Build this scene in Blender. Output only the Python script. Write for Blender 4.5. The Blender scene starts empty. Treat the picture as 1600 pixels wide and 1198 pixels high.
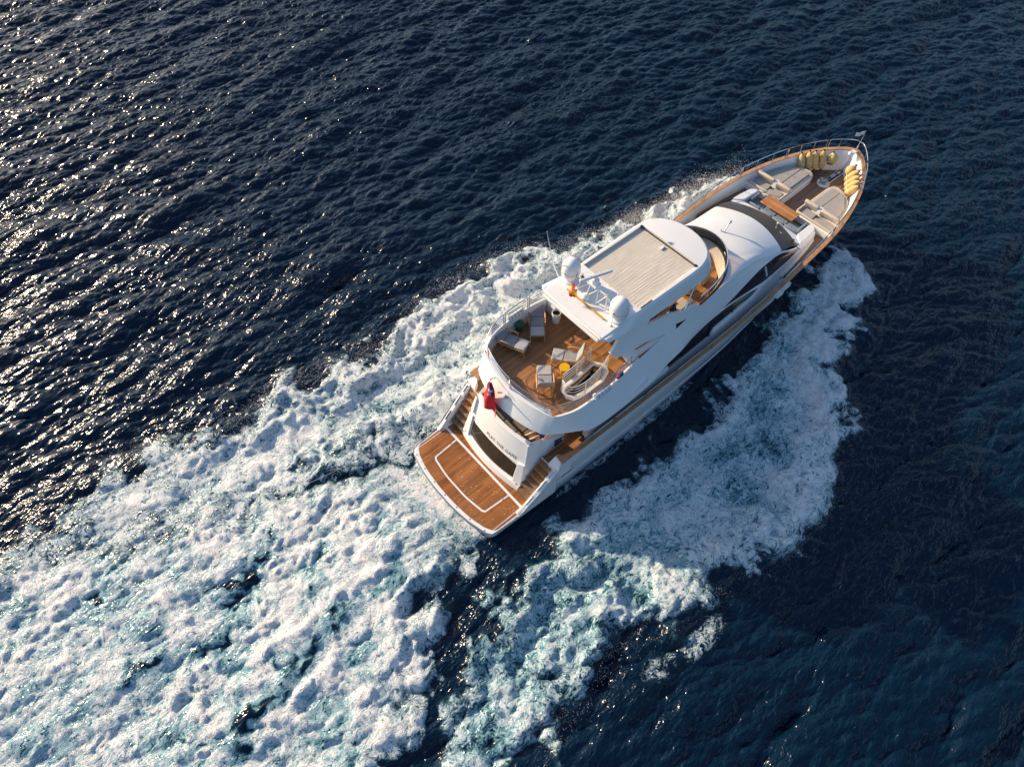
import bpy, bmesh, math, random
import numpy as np
from mathutils import Vector, Matrix
from mathutils.geometry import tessellate_polygon

R = math.radians
rnd = random.Random(7)
SC = bpy.context.scene
COL = SC.collection

# ------------------------------------------------------------------ camera, sky, sun
cam_d = bpy.data.cameras.new("camera")
cam = bpy.data.objects.new("camera", cam_d)
COL.objects.link(cam)
YAW, PIT, ROL = 0.866537507, 0.980068081, -0.0103546373
fw = Vector((math.cos(YAW) * math.cos(PIT), math.sin(YAW) * math.cos(PIT), -math.sin(PIT)))
rt = Vector((math.sin(YAW), -math.cos(YAW), 0))
up = rt.cross(fw)
rt2 = math.cos(ROL) * rt + math.sin(ROL) * up
up2 = -math.sin(ROL) * rt + math.cos(ROL) * up
M = Matrix((rt2, up2, -fw)).transposed().to_4x4()
M.translation = Vector((-5.4535, -11.5423, 27.8180))
cam.matrix_world = M
cam_d.sensor_fit = 'HORIZONTAL'
cam_d.sensor_width = 36.0
cam_d.lens = 1109.009 / 1600 * 36.0
cam_d.clip_start = 0.5
cam_d.clip_end = 20000
SC.camera = cam

SUN_AZ, SUN_EL = R(105.5), R(22)
world = bpy.data.worlds.new("World")
SC.world = world
world.use_nodes = True
wn = world.node_tree
bg = wn.nodes["Background"]
sky = wn.nodes.new("ShaderNodeTexSky")
sky.sky_type = 'NISHITA'
sky.sun_disc = False
sky.sun_elevation = SUN_EL
sky.sun_rotation = math.pi / 2 - SUN_AZ
sky.air_density = 1.1
sky.dust_density = 2.2
sky.ozone_density = 3.6
wn.links.new(sky.outputs[0], bg.inputs[0])
bg.inputs[1].default_value = 0.115

sun_d = bpy.data.lights.new("sun", 'SUN')
sun_d.energy = 4.6
sun_d.angle = R(0.9)
sun_d.color = (1.0, 0.775, 0.52)
sun = bpy.data.objects.new("sun", sun_d)
COL.objects.link(sun)
sdir = Vector((math.cos(SUN_AZ) * math.cos(SUN_EL), math.sin(SUN_AZ) * math.cos(SUN_EL), math.sin(SUN_EL)))
sun.rotation_euler = (-sdir).to_track_quat('-Z', 'Y').to_euler()
sun.location = sdir * 60

SC.view_settings.view_transform = 'Standard'
SC.view_settings.look = 'None'
SC.view_settings.exposure = 0.62
SC.view_settings.gamma = 1.0
SC.cycles.max_bounces = 8
SC.cycles.transparent_max_bounces = 8
SC.cycles.caustics_reflective = False
SC.cycles.caustics_refractive = False
SC.cycles.sample_clamp_indirect = 6.0

# ------------------------------------------------------------------ materials
class NT:
    def __init__(s, name):
        s.m = bpy.data.materials.new(name)
        s.m.use_nodes = True
        s.t = s.m.node_tree
        s.b = s.t.nodes["Principled BSDF"]
        s.out = s.t.nodes["Material Output"]
    def n(s, typ, **kw):
        nd = s.t.nodes.new(typ)
        for k, v in kw.items():
            if k.startswith('i_'):
                key = k[2:]
                key = int(key) if key.isdigit() else key.replace('_', ' ')
                inp = nd.inputs[key]
                if isinstance(v, bpy.types.NodeSocket):
                    s.t.links.new(v, inp)
                else:
                    inp.default_value = v
            else:
                setattr(nd, k, v)
        return nd
    def l(s, a, b):
        s.t.links.new(a, b)
    def math(s, op, a, b=None, c=None, clamp=False):
        nd = s.t.nodes.new("ShaderNodeMath"); nd.operation = op; nd.use_clamp = clamp
        for i, v in enumerate((a, b, c)):
            if v is None: continue
            if isinstance(v, bpy.types.NodeSocket): s.t.links.new(v, nd.inputs[i])
            else: nd.inputs[i].default_value = v
        return nd.outputs[0]
    def mapr(s, v, a, b, c=0.0, d=1.0, smooth=False):
        nd = s.t.nodes.new("ShaderNodeMapRange"); nd.clamp = True
        if smooth: nd.interpolation_type = 'SMOOTHSTEP'
        s.t.links.new(v, nd.inputs[0])
        for i, x in zip((1, 2, 3, 4), (a, b, c, d)):
            if isinstance(x, bpy.types.NodeSocket): s.t.links.new(x, nd.inputs[i])
            else: nd.inputs[i].default_value = x
        return nd.outputs[0]
    def mix(s, f, a, b):
        nd = s.t.nodes.new("ShaderNodeMix"); nd.data_type = 'RGBA'
        for i, v in ((0, f), (6, a), (7, b)):
            if isinstance(v, bpy.types.NodeSocket): s.t.links.new(v, nd.inputs[i])
            else: nd.inputs[i].default_value = v if i == 0 else (*v[:3], 1)
        return nd.outputs[2]

def mat(name, col, rough=0.4, metal=0.0, vary=0.06, nscale=3.0, bump=0.0, bscale=60.0, spec=0.5, coat=0.0):
    t = NT(name)
    co = t.n("ShaderNodeTexCoord").outputs["Object"]
    nz = t.n("ShaderNodeTexNoise", i_Vector=co, i_Scale=nscale, i_Detail=5.0)
    dark = tuple(c * (1 - vary) for c in col); lite = tuple(min(1, c * (1 + vary * .6)) for c in col)
    c = t.mix(t.mapr(nz.outputs[0], .35, .65), dark, lite)
    t.l(c, t.b.inputs["Base Color"])
    t.b.inputs["Roughness"].default_value = rough
    t.b.inputs["Metallic"].default_value = metal
    t.b.inputs["Specular IOR Level"].default_value = spec
    if coat: t.b.inputs["Coat Weight"].default_value = coat
    if bump:
        nb = t.n("ShaderNodeTexNoise", i_Vector=co, i_Scale=bscale, i_Detail=3.0)
        bp = t.n("ShaderNodeBump", i_Strength=bump, i_Distance=0.01, i_Height=nb.outputs[0])
        t.l(bp.outputs[0], t.b.inputs["Normal"])
    return t.m

def mat_teak(name, base, wet=0.0, along='x', plank=0.09, rough=0.55):
    t = NT(name)
    co = t.n("ShaderNodeTexCoord").outputs["Object"]
    sp = t.n("ShaderNodeSeparateXYZ", i_0=co)
    a, b = (sp.outputs[0], sp.outputs[1]) if along == 'x' else (sp.outputs[1], sp.outputs[0])
    q = t.math('DIVIDE', b, plank)
    fl = t.math('FLOOR', q)
    fr = t.math('FRACT', q)
    seg = t.math('FLOOR', t.math('ADD', t.math('MULTIPLY', a, 0.45), t.math('MULTIPLY', fl, 0.37)))
    cv = t.n("ShaderNodeCombineXYZ", i_0=fl, i_1=seg)
    wn_ = t.n("ShaderNodeTexWhiteNoise", i_0=cv.outputs[0]); wn_.noise_dimensions = '3D'
    st = t.n("ShaderNodeCombineXYZ", i_0=t.math('MULTIPLY', a, 1.2), i_1=t.math('MULTIPLY', b, 30.0))
    gr = t.n("ShaderNodeTexNoise", i_Vector=st.outputs[0], i_Scale=1.0, i_Detail=4.0)
    bl = t.n("ShaderNodeTexNoise", i_Vector=co, i_Scale=1.1, i_Detail=5.0)
    k = t.math('ADD', t.math('MULTIPLY', wn_.outputs[0], .45), t.math('ADD', t.math('MULTIPLY', gr.outputs[0], .35), t.math('MULTIPLY', bl.outputs[0], .55)))
    kk = t.mapr(k, .35, 1.05)
    c1 = t.mix(kk, tuple(x * .55 for x in base), tuple(min(1, x * 1.35) for x in base))
    seam = t.math('LESS_THAN', fr, 0.1)
    c2 = t.mix(t.math('MULTIPLY', seam, .75), c1, (.035, .025, .02))
    if wet > .85:
        sp_ = t.n("ShaderNodeTexVoronoi", i_Vector=co, i_Scale=7.0)
        c2 = t.mix(t.math('MULTIPLY', t.math('LESS_THAN', sp_.outputs["Distance"], .11), t.math('GREATER_THAN', bl.outputs[0], .52)), c2, (.75, .72, .68))
    t.l(c2, t.b.inputs["Base Color"])
    t.l(t.mapr(bl.outputs[0], .3, .7, rough - .15 - wet * .25, rough + .1 - wet * .1), t.b.inputs["Roughness"])
    bp = t.n("ShaderNodeBump", i_Strength=.25, i_Distance=.004, i_Height=gr.outputs[0])
    t.l(bp.outputs[0], t.b.inputs["Normal"])
    return t.m

def mat_glass(name, col, rough=0.05):
    t = NT(name)
    co = t.n("ShaderNodeTexCoord").outputs["Object"]
    nz = t.n("ShaderNodeTexNoise", i_Vector=co, i_Scale=1.3, i_Detail=3.0)
    t.l(t.mix(t.mapr(nz.outputs[0], .3, .7), tuple(c * .7 for c in col), col), t.b.inputs["Base Color"])
    t.b.inputs["Roughness"].default_value = rough
    t.b.inputs["Specular IOR Level"].default_value = .6
    return t.m

def mat_tint(name, col, alpha=.45):
    t = NT(name)
    tr = t.n("ShaderNodeBsdfTransparent"); tr.inputs[0].default_value = (*col, 1)
    gl = t.n("ShaderNodeBsdfGlossy", i_Roughness=.04)
    fr = t.n("ShaderNodeFresnel", i_IOR=1.5)
    mx = t.n("ShaderNodeMixShader")
    t.l(fr.outputs[0], mx.inputs[0]); t.l(tr.outputs[0], mx.inputs[1]); t.l(gl.outputs[0], mx.inputs[2])
    t.l(mx.outputs[0], t.out.inputs[0])
    return t.m

WHITE = mat("white_gelcoat", (.80, .80, .79), .22, vary=.03, nscale=.8, coat=.3)
HULLW = mat("hull_gelcoat", (.78, .79, .79), .16, vary=.03, nscale=.5, coat=.4)
CREAM = mat("cream_gelcoat", (.74, .68, .58), .35, vary=.04)
TEAK = mat_teak("teak_wet", (.33, .122, .028), wet=.9)
TEAKD = mat_teak("teak_deck", (.41, .19, .07))
TEAKG = mat_teak("teak_grey", (.24, .145, .085))
TEAKC = mat("teak_cap", (.46, .25, .12), .45, vary=.2, nscale=2.5, bump=.1)
TABLEW = mat_teak("table_wood", (.55, .24, .08), along='y', plank=.14, rough=.4)
LWOOD = mat("lounger_wood", (.55, .33, .16), .5, vary=.15, nscale=8)
GLASS = mat_glass("dark_glass", (.012, .014, .017))
GLASSW = mat_glass("windshield_glass", (.060, .052, .047), .38)
BRONZE = mat_tint("bronze_tint", (.62, .45, .30))
CHROME = mat("polished_steel", (.62, .62, .62), .18, metal=1.0, vary=.04)
BRIGHT = mat("sunlit_steel", (.80, .78, .74), .35, metal=.6, vary=.04)  # stair rails: sunlit cream look put into the steel's colour
GREYF = mat("grey_fabric", (.30, .31, .33), .9, vary=.08, nscale=6, bump=.3, bscale=200)
LGREYF = mat("light_grey_fabric", (.44, .44, .45), .9, vary=.08, nscale=6, bump=.3, bscale=200)
TAUPE = mat("taupe_cushion", (.36, .335, .31), .9, vary=.07, nscale=5, bump=.25, bscale=150)
BEIGE = mat("beige_cushion", (.54, .47, .385), .85, vary=.07, nscale=5, bump=.25, bscale=150)
GREYB = mat("blue_grey_cushion", (.20, .25, .31), .9, vary=.1, nscale=5, bump=.25, bscale=150)
NAVY = mat("navy_fabric", (.03, .04, .12), .9, vary=.2)
BROWNG = mat("brown_grey_fabric", (.17, .15, .125), .9, vary=.1, nscale=4, bump=.2, bscale=120)
YELF = mat("yellow_fender_cover", (.60, .42, .17), .9, vary=.18, nscale=9, bump=.4, bscale=90)
YELT = mat("yellow_lacquer", (.75, .42, .02), .35, vary=.05)
GREENT = mat("green_lacquer", (.015, .11, .055), .4, vary=.1)
BLACK = mat("black_rubber", (.015, .015, .016), .5, vary=.2)
DARKM = mat("dark_metal", (.05, .05, .055), .35, metal=.6, vary=.2)
GOLD = mat("varnished_pole", (.50, .29, .05), .35, vary=.1, nscale=10)
RED = mat("red_bunting", (.62, .012, .02), .7, vary=.12, nscale=7)
FLAGB = mat("navy_bunting", (.02, .03, .14), .7, vary=.1)
FLAGW = mat("white_bunting", (.75, .72, .72), .7, vary=.05)
FLAGY = mat("yellow_bunting", (.75, .42, .02), .7, vary=.08)
SKIN = mat("skin", (.56, .31, .20), .5, vary=.07, nscale=12)
HAIR = mat("dark_hair", (.03, .02, .014), .6, vary=.3, nscale=30)
SHIRT = mat("pale_shirt", (.55, .53, .50), .9, vary=.06)
SHORTS = mat("dark_shorts", (.05, .05, .06), .9, vary=.1)
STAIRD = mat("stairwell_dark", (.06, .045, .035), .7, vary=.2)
LETTER = mat("dark_lettering", (.03, .03, .035), .4, vary=.1)
PALEB = mat("pale_blue_cover", (.62, .68, .74), .7, vary=.06, nscale=12, bump=.2)

def mat_canvas():
    t = NT("wrinkled_canvas")
    co = t.n("ShaderNodeTexCoord").outputs["Object"]
    mp = t.n("ShaderNodeMapping", i_Vector=co); mp.inputs["Scale"].default_value = (.7, 13.0, 1)
    mp.inputs["Rotation"].default_value = (0, 0, R(4))
    n1 = t.n("ShaderNodeTexNoise", i_Vector=mp.outputs[0], i_Scale=1.6, i_Detail=3.0, i_Roughness=.55, i_Distortion=.3)
    n2 = t.n("ShaderNodeTexNoise", i_Vector=co, i_Scale=.9, i_Detail=2.0)
    h = t.math('MULTIPLY', n1.outputs[0], t.mapr(n2.outputs[0], .38, .62, .15, 1.0))
    bp = t.n("ShaderNodeBump", i_Strength=.8, i_Distance=.035, i_Height=h)
    t.l(bp.outputs[0], t.b.inputs["Normal"])
    n3 = t.n("ShaderNodeTexNoise", i_Vector=co, i_Scale=2.0, i_Detail=5.0)
    t.l(t.mix(n3.outputs[0], (.54, .49, .42), (.62, .57, .49)), t.b.inputs["Base Color"])
    t.b.inputs["Roughness"].default_value = .9
    return t.m
CANVAS = mat_canvas()

# ------------------------------------------------------------------ mesh helpers
def finish(me, angle=35):
    for p in me.polygons: p.use_smooth = True
    me.set_sharp_from_angle(angle=R(angle))

class MB:
    """collects faces, then links them as one mesh object"""
    def __init__(s): s.v = []; s.f = []
    def add(s, vs, fs):
        o = len(s.v)
        s.v += [tuple(map(float, v)) for v in vs]
        s.f += [tuple(i + o for i in f) for f in fs]
        return s
    def box(s, c, size, rz=0.0, rx=0.0, ry=0.0):
        m = Matrix.Rotation(rz, 3, 'Z') @ Matrix.Rotation(ry, 3, 'Y') @ Matrix.Rotation(rx, 3, 'X')
        hx, hy, hz = [k / 2 for k in size]
        vs = [Vector(c) + m @ Vector((x, y, z)) for z in (-hz, hz) for x, y in ((-hx, -hy), (hx, -hy), (hx, hy), (-hx, hy))]
        return s.add(vs, [(3, 2, 1, 0), (4, 5, 6, 7), (0, 1, 5, 4), (1, 2, 6, 5), (2, 3, 7, 6), (3, 0, 4, 7)])
    def loft(s, rings, closed=True, cap0=False, cap1=False):
        n = len(rings[0]); vs = [p for r in rings for p in r]; fs = []
        for i in range(len(rings) - 1):
            for j in range(n if closed else n - 1):
                k = (j + 1) % n
                fs.append((i * n + j, i * n + k, (i + 1) * n + k, (i + 1) * n + j))
        if cap0: fs.append(tuple(range(n))[::-1])
        if cap1: fs.append(tuple((len(rings) - 1) * n + j for j in range(n)))
        return s.add(vs, fs)
    def prism(s, pts, z0, z1, holes=(), bottom=True):
        """vertical prism of a plan outline (with holes)"""
        loops = [[Vector((p[0], p[1], 0)) for p in pts]] + [[Vector((p[0], p[1], 0)) for p in h] for h in holes]
        flat = [p for l in loops for p in l]
        tri = tessellate_polygon(loops)
        n = len(flat)
        vs = [(p.x, p.y, z0(p) if callable(z0) else z0) for p in flat] + [(p.x, p.y, z1(p) if callable(z1) else z1) for p in flat]
        fs = []
        for a, b, c in tri:
            A, B, Cc = flat[a], flat[b], flat[c]
            if (B - A).cross(Cc - A).z < 0: a, c = c, a
            fs.append((a + n, b + n, c + n))
            if bottom: fs.append((c, b, a))
        o = 0
        for l in loops:
            m = len(l)
            for i in range(m):
                j = (i + 1) % m
                fs.append((o + i, o + j, o + j + n, o + i + n))
            o += m
        s.add(vs, fs); return s
    def slab(s, pts, fn, t, holes=()):
        """plate whose outline lies in (u,v); fn(u,v) gives the 3-D point, t the offset vector"""
        loops = [[Vector((p[0], p[1], 0)) for p in pts]] + [[Vector((p[0], p[1], 0)) for p in h] for h in holes]
        flat = [p for l in loops for p in l]
        tri = tessellate_polygon(loops); n = len(flat)
        a0 = [Vector(fn(p.x, p.y)) for p in flat]
        vs = a0 + [p + Vector(t) for p in a0]
        fs = []
        for a, b, c in tri: fs += [(a, b, c), (c + n, b + n, a + n)]
        o = 0
        for l in loops:
            m = len(l)
            for i in range(m):
                j = (i + 1) % m
                fs.append((o + i, o + j, o + j + n, o + i + n))
            o += m
        return s.add(vs, fs)
    def tube(s, pts, r, n=8, closed=False, cap=True):
        P = [Vector(p) for p in pts]; rings = []
        m = len(P)
        rr = r if isinstance(r, (list, tuple)) else [r] * m
        prev = None
        for i in range(m):
            if closed: d = P[(i + 1) % m] - P[i - 1]
            else: d = P[min(i + 1, m - 1)] - P[max(i - 1, 0)]
            if d.length < 1e-6: d = Vector((0, 0, 1))
            d.normalize()
            a = prev if prev is not None and abs(prev.dot(d)) < .95 else (Vector((0, 0, 1)) if abs(d.z) < .9 else Vector((1, 0, 0)))
            u = (a - d * a.dot(d)).normalized(); w = d.cross(u); prev = u
            rings.append([P[i] + rr[i] * (math.cos(t) * u + math.sin(t) * w) for t in [2 * math.pi * k / n for k in range(n)]])
        if closed: rings.append(rings[0])
        return s.loft(rings, True, cap and not closed, cap and not closed)
    def lathe(s, prof, c=(0, 0, 0), n=24, axis=None):
        q = axis.to_track_quat('Z', 'Y').to_matrix() if axis is not None else Matrix.Identity(3)
        rings = [[Vector(c) + q @ Vector((r * math.cos(2 * math.pi * k / n), r * math.sin(2 * math.pi * k / n), z)) for k in range(n)] for r, z in prof]
        return s.loft(rings, True, True, True)
    def sheet(s, grid):
        n = len(grid[0])
        return s.loft(grid, closed=False)
    def mirror(s):
        o = len(s.v)
        s.v += [(x, -y, z) for x, y, z in s.v]
        s.f += [tuple(i + o for i in f[::-1]) for f in s.f]
        return s
    def build(s, name, m, parent=None, bevel=0.0, angle=35, loc=None, segs=2, subdiv=0, solid=0.0, fixn=True):
        me = bpy.data.meshes.new(name)
        me.from_pydata(s.v, [], s.f)
        me.validate()
        if fixn:
            bm = bmesh.new(); bm.from_mesh(me)
            bmesh.ops.remove_doubles(bm, verts=bm.verts, dist=1e-5)
            bmesh.ops.recalc_face_normals(bm, faces=bm.faces)
            bm.to_mesh(me); bm.free()
        me.materials.append(m)
        finish(me, angle)
        o = bpy.data.objects.new(name, me)
        COL.objects.link(o)
        if parent is not None: o.parent = parent
        if loc is not None: o.location = loc
        if solid:
            md = o.modifiers.new("solid", 'SOLIDIFY'); md.thickness = solid; md.offset = 0
        if subdiv:
            md = o.modifiers.new("sub", 'SUBSURF'); md.levels = subdiv; md.render_levels = subdiv
        if bevel:
            md = o.modifiers.new("bev", 'BEVEL'); md.width = bevel; md.segments = segs; md.limit_method = 'ANGLE'; md.angle_limit = R(40)
            md.harden_normals = False
        return o

def thing(name, label, cat, loc=(0, 0, 0), rz=0.0, group=None):
    o = bpy.data.objects.new(name, None)
    COL.objects.link(o)
    o.location = loc; o.rotation_euler = (0, 0, rz)
    o["label"] = label; o["category"] = cat
    if group: o["group"] = group
    return o
def tag(o, label, cat, group=None):
    o["label"] = label; o["category"] = cat
    if group: o["group"] = group
    return o
def copy_tree(o, parent=None):
    c = o.copy(); COL.objects.link(c)
    if parent is not None: c.parent = parent
    for ch in list(o.children): copy_tree(ch, c)
    return c

def ip(tab):
    """monotone cubic interpolation of a table [(x,y),...]"""
    xs = np.array([t[0] for t in tab], float); ys = np.array([t[1] for t in tab], float)
    h = np.diff(xs); d = np.diff(ys) / h
    m = np.zeros(len(xs)); m[0] = d[0]; m[-1] = d[-1]
    for i in range(1, len(xs) - 1):
        if d[i - 1] * d[i] > 0:
            w1 = 2 * h[i] + h[i - 1]; w2 = h[i] + 2 * h[i - 1]
            m[i] = (w1 + w2) / (w1 / d[i - 1] + w2 / d[i])
    def f(x):
        x = min(max(x, xs[0]), xs[-1])
        i = min(int(np.searchsorted(xs, x, side='right')) - 1, len(xs) - 2); i = max(i, 0)
        t = (x - xs[i]) / h[i]
        return float((2 * t**3 - 3 * t**2 + 1) * ys[i] + (t**3 - 2 * t**2 + t) * h[i] * m[i] + (-2 * t**3 + 3 * t**2) * ys[i + 1] + (t**3 - t**2) * h[i] * m[i + 1])
    return f
def ipn(tab):
    xs = [t[0] for t in tab]
    fs = [ip([(t[0], t[k]) for t in tab]) for k in range(1, len(tab[0]))]
    return lambda x: tuple(f(x) for f in fs)
def smoothline(pts, n=8, closed=False):
    P = [np.array(p, float) for p in pts]; out = []
    m = len(P)
    for i in range(m if closed else m - 1):
        p0 = P[(i - 1) % m] if closed or i > 0 else 2 * P[0] - P[1]
        p1 = P[i]; p2 = P[(i + 1) % m]
        p3 = P[(i + 2) % m] if closed or i + 2 < m else 2 * P[-1] - P[-2]
        for k in range(n):
            t = k / n
            out.append(tuple(.5 * ((2 * p1) + (-p0 + p2) * t + (2 * p0 - 5 * p1 + 4 * p2 - p3) * t * t + (-p0 + 3 * p1 - 3 * p2 + p3) * t**3)))
    if not closed: out.append(tuple(P[-1]))
    return out
def both(half):
    """half outline from centre/aft (y>=0) round to the front; returns closed outline both sides"""
    o = [(x, y) for x, y in half]
    return o + [(x, -y) for x, y in reversed(half) if abs(y) > 1e-6]
def offset_line(pts, d):
    out = []
    for i, p in enumerate(pts):
        a = np.array(pts[max(i - 1, 0)][:2]); b = np.array(pts[min(i + 1, len(pts) - 1)][:2])
        t = b - a; t = t / (np.linalg.norm(t) + 1e-9)
        out.append((p[0] + t[1] * d, p[1] - t[0] * d))
    return out
def frange(a, b, n): return [a + (b - a) * i / (n - 1) for i in range(n)]

# ================================================================== THE YACHT
yacht = thing("motor_yacht", "white motor yacht with teak decks speeding across dark blue sea", "yacht")

# ---- hull
yS = ip([(0.9, 2.62), (2.5, 2.80), (4.4, 2.90), (7, 2.98), (9, 3.03), (12, 3.10), (15, 3.15), (18, 3.10), (20, 3.03), (22, 2.88), (23.5, 2.62), (25.4, 2.07), (26.4, 1.62), (27.1, 1.2), (27.7, .72), (28.05, .34), (28.2, 0.02)])
zS = ip([(0.9, .55), (2.3, .57), (2.6, .85), (4.0, 2.0), (4.3, 2.3), (4.5, 2.68), (8, 2.75), (12, 2.85), (15, 3.0), (18, 3.3), (21, 3.56), (28.2, 3.72)])
yW = ip([(0.9, 2.50), (4, 2.72), (8, 2.78), (12, 2.70), (16, 2.52), (19, 2.2), (22, 1.6), (24, .95), (25.2, .35), (25.8, .02)])
hx = sorted(set(list(np.linspace(0.9, 22, 60)) + list(np.linspace(22, 28.2, 40)) + [2.3, 2.45, 2.6, 4.0, 4.15, 4.3, 4.4, 4.5]))
LEV = [-.35, 0.0, .22, .45, .68, .86, 1.0]
def hull_pt(xs, f, sgn=1, out=0.0):
    u = (xs - .9) / 27.3
    xw = .9 + 24.9 * u
    k = max(f, 0.0)
    xx = xw + (xs - xw) * (k ** .85)
    g = k ** (.9 + 1.0 * max(0, u - .55) / .45)
    y = yW(xw) + (yS(xs) - yW(xw)) * g
    z = zS(xs) * f if f >= 0 else f * 3
    if f < 0: y *= .8
    # soft knuckle line below the sheer
    if .6 < f < .9: y += .03
    return (xx, sgn * (y + out), z)
mb = MB()
for sgn in (1, -1):
    mb.sheet([[hull_pt(x, f, sgn) for f in LEV] for x in hx])
ring0 = [hull_pt(.9, f, 1) for f in LEV] + [hull_pt(.9, f, -1) for f in reversed(LEV)]
mb.add(ring0, [tuple(range(len(ring0)))])
hull = mb.build("hull", HULLW, yacht, angle=30)

# chrome rub strip low on the sheer and dark slit windows in the topsides
for sgn in (1, -1):
    mb = MB()
    mb.tube([hull_pt(x, .30, sgn, .012) for x in frange(2.0, 25, 60)], .02, 6)
    mb.build("rubbing_strake", CHROME, hull)
def hull_patch(x0, x1, zlo, zhi, sgn, n=16, out=.006, tip=True):
    g = []
    for x in frange(x0, x1, n):
        t = (x - x0) / (x1 - x0)
        w = math.sin(math.pi * min(1, max(0, t))) ** .5 if tip else 1
        mid = (zlo + zhi) / 2; hh = (zhi - zlo) / 2 * max(w, .03)
        row = []
        for k in range(4):
            z = mid - hh + 2 * hh * k / 3
            row.append(hull_pt(x, z / zS(x), sgn, out))
        g.append(row)
    return MB().sheet(g)
for sgn in (1, -1):
    hull_patch(12.6, 16.1, 1.28, 1.55, sgn).build("hull_window", GLASS, hull, fixn=True)
    hull_patch(11.3, 12.1, 1.12, 1.22, sgn, 8).build("hull_window", GLASS, hull)
    hull_patch(17.6, 20.6, 1.45, 1.72, sgn).build("hull_window", GLASS, hull)
    hull_patch(4.45, 5.15, 1.78, 1.88, sgn, 6, .008, False).build("air_vent", BLACK, hull)
    hull_patch(4.75, 5.45, 1.18, 1.26, sgn, 6, .008, False).build("air_vent", BLACK, hull)
    for x in (8.7, 8.95):
        hull_patch(x, x + .1, 1.55, 1.64, sgn, 5, .008).build("drain_port", BLACK, hull)

# ---- swim platform
half = smoothline([(0.52, 0), (.535, .7), (.64, 1.6), (.80, 2.3)], 6) + [(.87, 2.5), (.98, 2.62), (1.2, 2.66), (2.8, 2.74), (3.4, 2.74)]
plat = MB().prism(both(half), .18, .545).build("swim_platform", WHITE, yacht, bevel=.04)
fend = [(x, y) for x, y in smoothline([(0.50, 0), (.515, .7), (.62, 1.6), (.78, 2.3), (.85, 2.5)], 5)]
rail_pts = [(x, -y, .40) for x, y in reversed(fend)] + [(x, y, .40) for x, y in fend[1:]]
MB().tube(rail_pts, .05, 8).build("rubbing_strake", CHROME, plat)
th = smoothline([(0.655, 0), (.67, .6), (.76, 1.5), (.93, 2.2)], 6) + [(1.09, 2.50)]
def mir(pl): return [(x, -y) for x, y in pl]
# centre lifting panel and the surround, split by white inlaid lines
inner_h = smoothline([(1.225, 0), (1.24, .7), (1.36, 1.55)], 6)
inner = inner_h + [(1.43, 1.64), (2.59, 1.72), (2.59, 0)]
inner = both([(x, y) for x, y in inner_h + [(1.43, 1.64), (2.59, 1.72)]])
ring_o = both(th + [(2.59, 2.50)])
ring_i = both([(1.145, 0), (1.16, .7), (1.28, 1.6), (1.37, 1.72), (2.585, 1.80)])
outer_open = th + [(2.59, 2.50), (2.59, 1.80), (1.37, 1.72)] + list(reversed(smoothline([(1.145, 0), (1.16, .7), (1.28, 1.6)], 6)))
MB().prism(outer_open, .50, .553).build("teak_panel", TEAK, plat)
MB().prism(mir(outer_open)[::-1], .50, .553).build("teak_panel", TEAK, plat)
MB().prism(inner, .50, .553).build("teak_panel", TEAK, plat)
fore = both([(2.70, 2.5), (2.95, 2.5), (4.2, 2.5)])
fore = [(2.70, 2.5), (4.2, 2.5), (4.2, -2.5), (2.70, -2.5)]
MB().prism(fore, .50, .553).build("teak_panel", TEAK, plat)
for s in (1, -1):
    tri = [(1.12, s * 2.545), (2.55, s * 2.55), (2.55, s * 2.66), (1.28, s * 2.615)]
    MB().prism(tri if s < 0 else tri[::-1], .50, .553).build("teak_panel", TEAK, plat)
for y in frange(-2.3, 2.3, 7): MB().lathe([(.028, 0), (.028, .012), (.0, .014)], (.60 + .045 * y * y, y, .545), 10).build("deck_fitting", CHROME, plat)
for s in (1, -1):
    for x in (1.6, 2.3): MB().lathe([(.025, 0), (.025, .012), (.0, .014)], (x, s * 1.76, .552), 10).build("deck_fitting", CHROME, plat)

# ---- quarter wings beside the stern steps
def wing_z(x): return .60 + max(0, (x - 2.35)) * .86
for s in (1, -1):
    mb = MB()
    rings = []
    for x in frange(2.3, 4.25, 14):
        z = max(.57, min(wing_z(x), 2.22)); yo = yS(x) - .012; yi = yo - .20
        rings.append([(x, s * yo, .40), (x, s * yo, z - .05), (x, s * (yo - .05), z), (x, s * yi, z + .02), (x, s * yi, .40)])
    mb.loft(rings, True, True, True)
    w = mb.build("quarter_wing", WHITE, yacht, bevel=.02)
    for x0, x1, in ((2.75, 3.1), (3.35, 3.75), (3.9, 4.15)):
        mb = MB()
        mb.tube([(x, s * (yS(x) - .13), max(.57, wing_z(x)) + .045) for x in frange(x0, x1, 6)], .022, 6)
        for x in (x0, x1): mb.tube([(x, s * (yS(x) - .13), wing_z(x) - .02), (x, s * (yS(x) - .13), wing_z(x) + .045)], .02, 6)
        mb.build("mooring_fitting", CHROME, w)
    # gate post at the head of the steps with its teak cap
    mb = MB()
    out = [(4.22, 2.36), (4.28, 2.90), (4.62, 2.92), (4.95, 2.93), (4.95, 2.74), (4.62, 2.70), (4.5, 2.46)]
    out = [(x, s * y) for x, y in out]
    mb.prism(out if s < 0 else out[::-1], 1.6, lambda p: 2.20 + min(.46, max(0, (p.x - 4.2)) * 1.6))
    gp = mb.build("gate_post", WHITE, yacht, bevel=.03)
    out = [(4.50, 2.48), (4.44, 2.91), (4.72, 2.925), (5.12, 2.935), (5.12, 2.70), (4.72, 2.66), (4.6, 2.46)]
    out = [(x, s * y) for x, y in out]
    MB().prism(out if s < 0 else out[::-1], 2.665, 2.735).build("teak_cap", TEAKC, gp, bevel=.012)

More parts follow.
